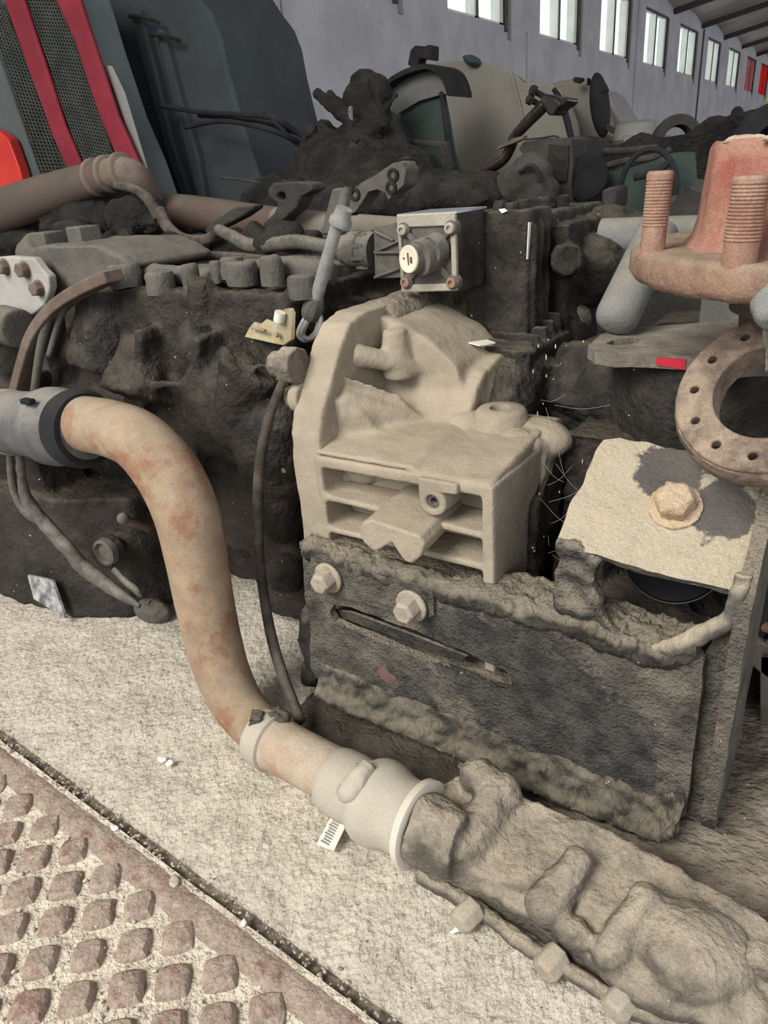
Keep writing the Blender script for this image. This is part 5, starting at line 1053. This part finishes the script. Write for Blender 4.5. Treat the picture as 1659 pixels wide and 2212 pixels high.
bm = nb(); thick(bm, [(1237, 172), (1242, 166), (1257, 168), (1257, 174), (1248, 180), (1240, 178)], 3.1, .03); thick(bm, [(1268, 168), (1271, 170), (1270, 184), (1267, 184)], 3.1, .03); finish('roof_clip', bm, M['junk'], c2)
bm = nb(); thick(bm, [(1302, 262), (1312, 268), (1350, 290), (1345, 296), (1320, 288), (1300, 272)], 3.1, .02); finish('wiper_arm', bm, M['junkgrey'], c2)
bm = nb(); plate(bm, [PY(a, b, 4.05) for a, b in [(1290, 190), (1312, 205), (1340, 250), (1362, 285), (1365, 560), (1290, 560)]], (0, .3, 0)); tag(finish('panel', bm, M['palecab'], bevel=.02), 'pale slanted panel edge between the second cream cab and the white drum', 'panel')
# glossy black bent arm
ar = thing('steering_arm', 'glossy black bent steel arm with two bolts at its raised tip', 'arm', (-.95, 1.75, .4))
bm = nb(); ptube(bm, [(1012, 402, 1.7, 17), (1050, 368, 1.7, 18), (1085, 345, 1.7, 17), (1103, 318, 1.7, 15), (1112, 295, 1.7, 15), (1135, 268, 1.7, 17), (1165, 238, 1.7, 18), (1182, 220, 1.7, 17)], 18, 6, flat=.7); finish('bent_bar', bm, M['glossblack'], ar, smooth=2)
bm = nb(); thick(bm, [(1165, 215), (1175, 202), (1200, 208), (1210, 220), (1222, 208), (1227, 215), (1222, 225), (1205, 235), (1198, 248), (1185, 250), (1178, 240)], 1.67, .07); finish('tip_bracket', bm, M['glossblack'], ar, bevel=.008)
for px, py in ((1156, 198), (1149, 217)):
    bm = nb(); a_ = PY(px, py, 1.68); b_ = PY(px + 22, py + 12, 1.70); cyl(bm, a_, b_, .006); lathe(bm, a_, a_ - b_, [(0, .011), (.010, .011), (.012, .008)], 6); finish('tip_bolt', bm, M['junk'], ar)
bm = nb(); thick(bm, [(1075, 318), (1090, 310), (1110, 298), (1132, 293), (1130, 300), (1112, 308), (1085, 318), (1074, 322)], 1.66, .02); finish('cross_strap', bm, M['strap'], ar)
# grey-brown box casting behind the valve block
def lump(name, label, cat, bl_, boxes, m_='junk', vox=.010, disp=.04, ds=.07):
    bm = nb()
    for px, py, y, rx, rz in bl_: blob(bm, PY(px, py, y), (rx, rx * .8, rz))
    for b in boxes: box(bm, *b)
    return tag(finish(name, bm, M[m_], remesh=vox, rsm=2, disp=disp, dscale=ds), label, cat)
bc2 = thing('gear_casing', 'dusty square gear casing with a dark opening, below the tip of the black arm', 'casing', (-.78, 1.6, 0))
bm = nb(); thick(bm, [(1118, 322), (1130, 305), (1180, 300), (1232, 302), (1238, 340), (1235, 400), (1240, 470), (1240, 620), (1120, 620), (1110, 420), (1130, 380), (1135, 345)], 1.6, .25); densify(bm, .03); rough(bm, .006, 12); finish('casing_body', bm, M['junkgrey'], bc2, smooth=1)
bm = nb(); thick(bm, [(1185, 312), (1228, 314), (1228, 345), (1222, 390), (1190, 395), (1182, 350)], 1.592, .006); finish('dark_opening', bm, M['junk'], bc2)
bm = nb(); ptube(bm, [(1135, 302, 1.6, 2), (1170, 298, 1.6, 2), (1200, 294, 1.6, 2), (1212, 304, 1.6, 2)], 6, 5); finish('pull_wire', bm, M['tyre'], bc2, smooth=2)
lump('cast_knuckle', 'rounded dusty grey knuckle casting left of the square gear casing', 'casting', ((1140, 390, 1.5, .055, .05), (1105, 405, 1.5, .04, .03), (1160, 420, 1.5, .05, .04), (1080, 420, 1.55, .06, .02)), ((-.85, -.60, 1.4, 1.6, 0, .50),), 'junkgrey', .007, .02, .04)
bm = nb(); ptube(bm, [(1120, 372, 1.45, 4), (1145, 358, 1.45, 5), (1160, 368, 1.45, 5), (1166, 395, 1.45, 4)], 8, 6); tag(finish('bent_hose', bm, M['tyre'], smooth=2), 'short black hose arched over the dusty knuckle casting', 'hose')
lump('dark_scrap', 'dark scrap casting between the fender panel and the knuckle casting', 'scrap metal', ((960, 420, 1.5, .10, .05), (1030, 425, 1.5, .09, .04), (900, 430, 1.5, .12, .05)), ((-1.2, -.9, 1.38, 1.6, 0, .42), (-1.9, -1.1, 1.32, 1.6, 0, .40)), 'junk', .012, .05, .08)
# right heap
hp = thing('scrap_pile', 'long sloping dark pile of scrap plates and hoses behind the red hub', 'scrap pile', (-.5, 2.6, 0))
bm = nb(); plate(bm, [PY(a, b, 2.1) for a, b in [(1240, 340), (1300, 325), (1380, 312), (1440, 300), (1500, 282), (1580, 262), (1700, 240), (1800, 240), (1800, 560), (1240, 560)]], (-.1, .8, 0)); densify(bm, .05); rough(bm, .05, 5); finish('pile_mass', bm, M['junk'], hp, smooth=1)
bm = nb(); plate(bm, [PY(a, b, 1.7) for a, b in [(1240, 385), (1330, 372), (1400, 350), (1470, 330), (1500, 335), (1500, 440), (1450, 450), (1420, 600), (1240, 600)]], (-.1, .3, 0)); densify(bm, .03); rough(bm, .02, 8); finish('front_mass', bm, M['green'], hp, smooth=1)
for k, c in enumerate(([(1240, 350, 1.9, 7), (1270, 322, 1.9, 8), (1310, 318, 1.9, 8), (1340, 322, 1.9, 6)], [(1242, 345, 1.85, 6), (1290, 330, 1.8, 7), (1360, 325, 1.8, 7), (1420, 318, 1.8, 6)], [(1270, 372, 1.75, 6), (1340, 350, 1.7, 7), (1410, 340, 1.7, 7), (1450, 322, 1.7, 6)], [(1370, 384, 1.6, 7), (1420, 370, 1.6, 8), (1450, 345, 1.6, 7)], [(1240, 305, 2.0, 8), (1275, 303, 1.95, 9), (1320, 312, 1.95, 7)])):
    bm = nb(); ptube(bm, c, 10, 6); finish('loose_hose', bm, M['tyre'] if k in (0, 3, 4) else M['junkgrey'], hp, smooth=2)
bm = nb(); lathe(bm, PY(1265, 382, 1.62), (.2, -1, .1), [(-.02, .045), (0, .045), (.004, .03), (.0, .02), (.0, .001)], 24, cap=False); finish('round_hole', bm, M['black'], hp)
bm = nb(); thick(bm, [(1298, 412), (1322, 402), (1332, 408), (1330, 450), (1300, 455)], 1.5, .08); finish('scrap_block', bm, M['junkgrey'], hp, bevel=.006)
bm = nb(); c = PY(1398, 412, 1.6); tube(bm, [(*(c + V((math.cos(t) * .055, 0, math.sin(t) * .075))), .006) for t in [PI * .05 * k - .2 for k in range(0, 24)]], None, 10, 2); finish('hoop', bm, M['tyre'], hp, smooth=2)
bm = nb(); thick(bm, [(1370, 470), (1395, 440), (1450, 435), (1470, 400), (1530, 420), (1540, 470), (1500, 490)], 1.35, .2); densify(bm, .02); rough(bm, .012, 14); c = PY(1450, 470, 1.45); box(bm, c.x - .05, c.x + .08, 1.4, 1.5, 0, c.z); tag(finish('grey_scrap_casting', bm, M['junkgrey'], smooth=1), 'rounded grey-brown scrap casting just behind the tall threaded stud', 'scrap metal')
# wheel arch, white drum etc further back
bm = nb(); lathe(bm, PY(1372, 287, 3.0), (0, 0, 1), [(-.2, .075), (.0, .075), (.03, .07), (.04, .05)], 30); o = tag(finish('white_drum', bm, M['palecab'], smooth=.8), 'small pale rounded drum with a dark band in front of the wall', 'drum')
bm = nb(); lathe(bm, PY(1372, 287, 3.0) - V((0, 0, .02)), (0, 0, 1), [(-.03, .078), (.0, .078)], 30); bnd = finish('dark_band', bm, M['strap'], None, base=tuple(o['_o'])); bnd.parent = o; bnd.location = (0, 0, 0)
bm = nb(); thick(bm, [(1345, 292), (1400, 292), (1418, 300), (1430, 320), (1430, 600), (1345, 600)], 2.85, .3); tag(finish('cream_crate', bm, M['cream'], bevel=.02), 'cream box shape right below the pale drum', 'box')
wa = nb(); a_ = PY(1462, 305, 2.6); 
lathe(wa, a_, (.5, -1, .05), [(-.06, .045), (-.06, .07), (0, .076), (.02, .07), (.02, .045), (0.0, .042), (-.06, .045)], 32, cap=False)
tag(finish('old_tyre', wa, M['junkgrey'], smooth=1), 'dusty upright tyre on the scrap pile beside the cream box', 'tyre')
bm = nb(); a_ = PY(1680, 334, 2.0); lathe(bm, a_, (.35, -1, .2), [(-.05, .06), (-.05, .10), (-.015, .112), (.015, .11), (.03, .095), (.03, .065), (-.01, .06), (-.05, .065)], 40, cap=False)
tag(finish('old_tyre', bm, M['tyre'], smooth=1), 'large black tyre lying behind the red hub at the right edge', 'tyre')
bm = nb(); ptube(bm, [(1583, 268, 2.6, 6), (1587, 245, 2.6, 8), (1594, 238, 2.6, 8), (1600, 250, 2.6, 8), (1606, 268, 2.6, 6)], 10, 6); tag(finish('black_hook', bm, M['tyre'], smooth=2), 'small black A-shaped lump standing up on the far scrap pile', 'scrap metal')
bm = nb(); ptube(bm, [(1590, 300, 2.0, 4), (1610, 272, 2.0, 4), (1640, 262, 2.0, 4), (1680, 262, 2.0, 4)], 8, 6); tag(finish('bent_bar', bm, M['junk'], smooth=2), 'thin curved bar over the black tyre at the right edge', 'bar')
bm = nb(); a_ = PY(1653, 230, 6.0); box(bm, a_.x, a_.x + .3, 6.0, 6.1, 0, a_.z + .075); tag(finish('yellow_post', bm, M['yellowpaint'], bevel=.01), 'bright yellow painted post at the right edge in the distance', 'post')
# tall dark back scrap to hide the empty yard behind the machines
lump('far_scrap', 'low dark row of scrap lying along the foot of the wall', 'scrap metal', (), ((-3.6, -3.0, 4.5, 12.0, 0, .45), (-3.4, -2.2, 3.4, 4.5, 0, .4), (-2.6, -.4, 4.4, 5.2, 0, .36)), 'junk', .05, .25, .4)
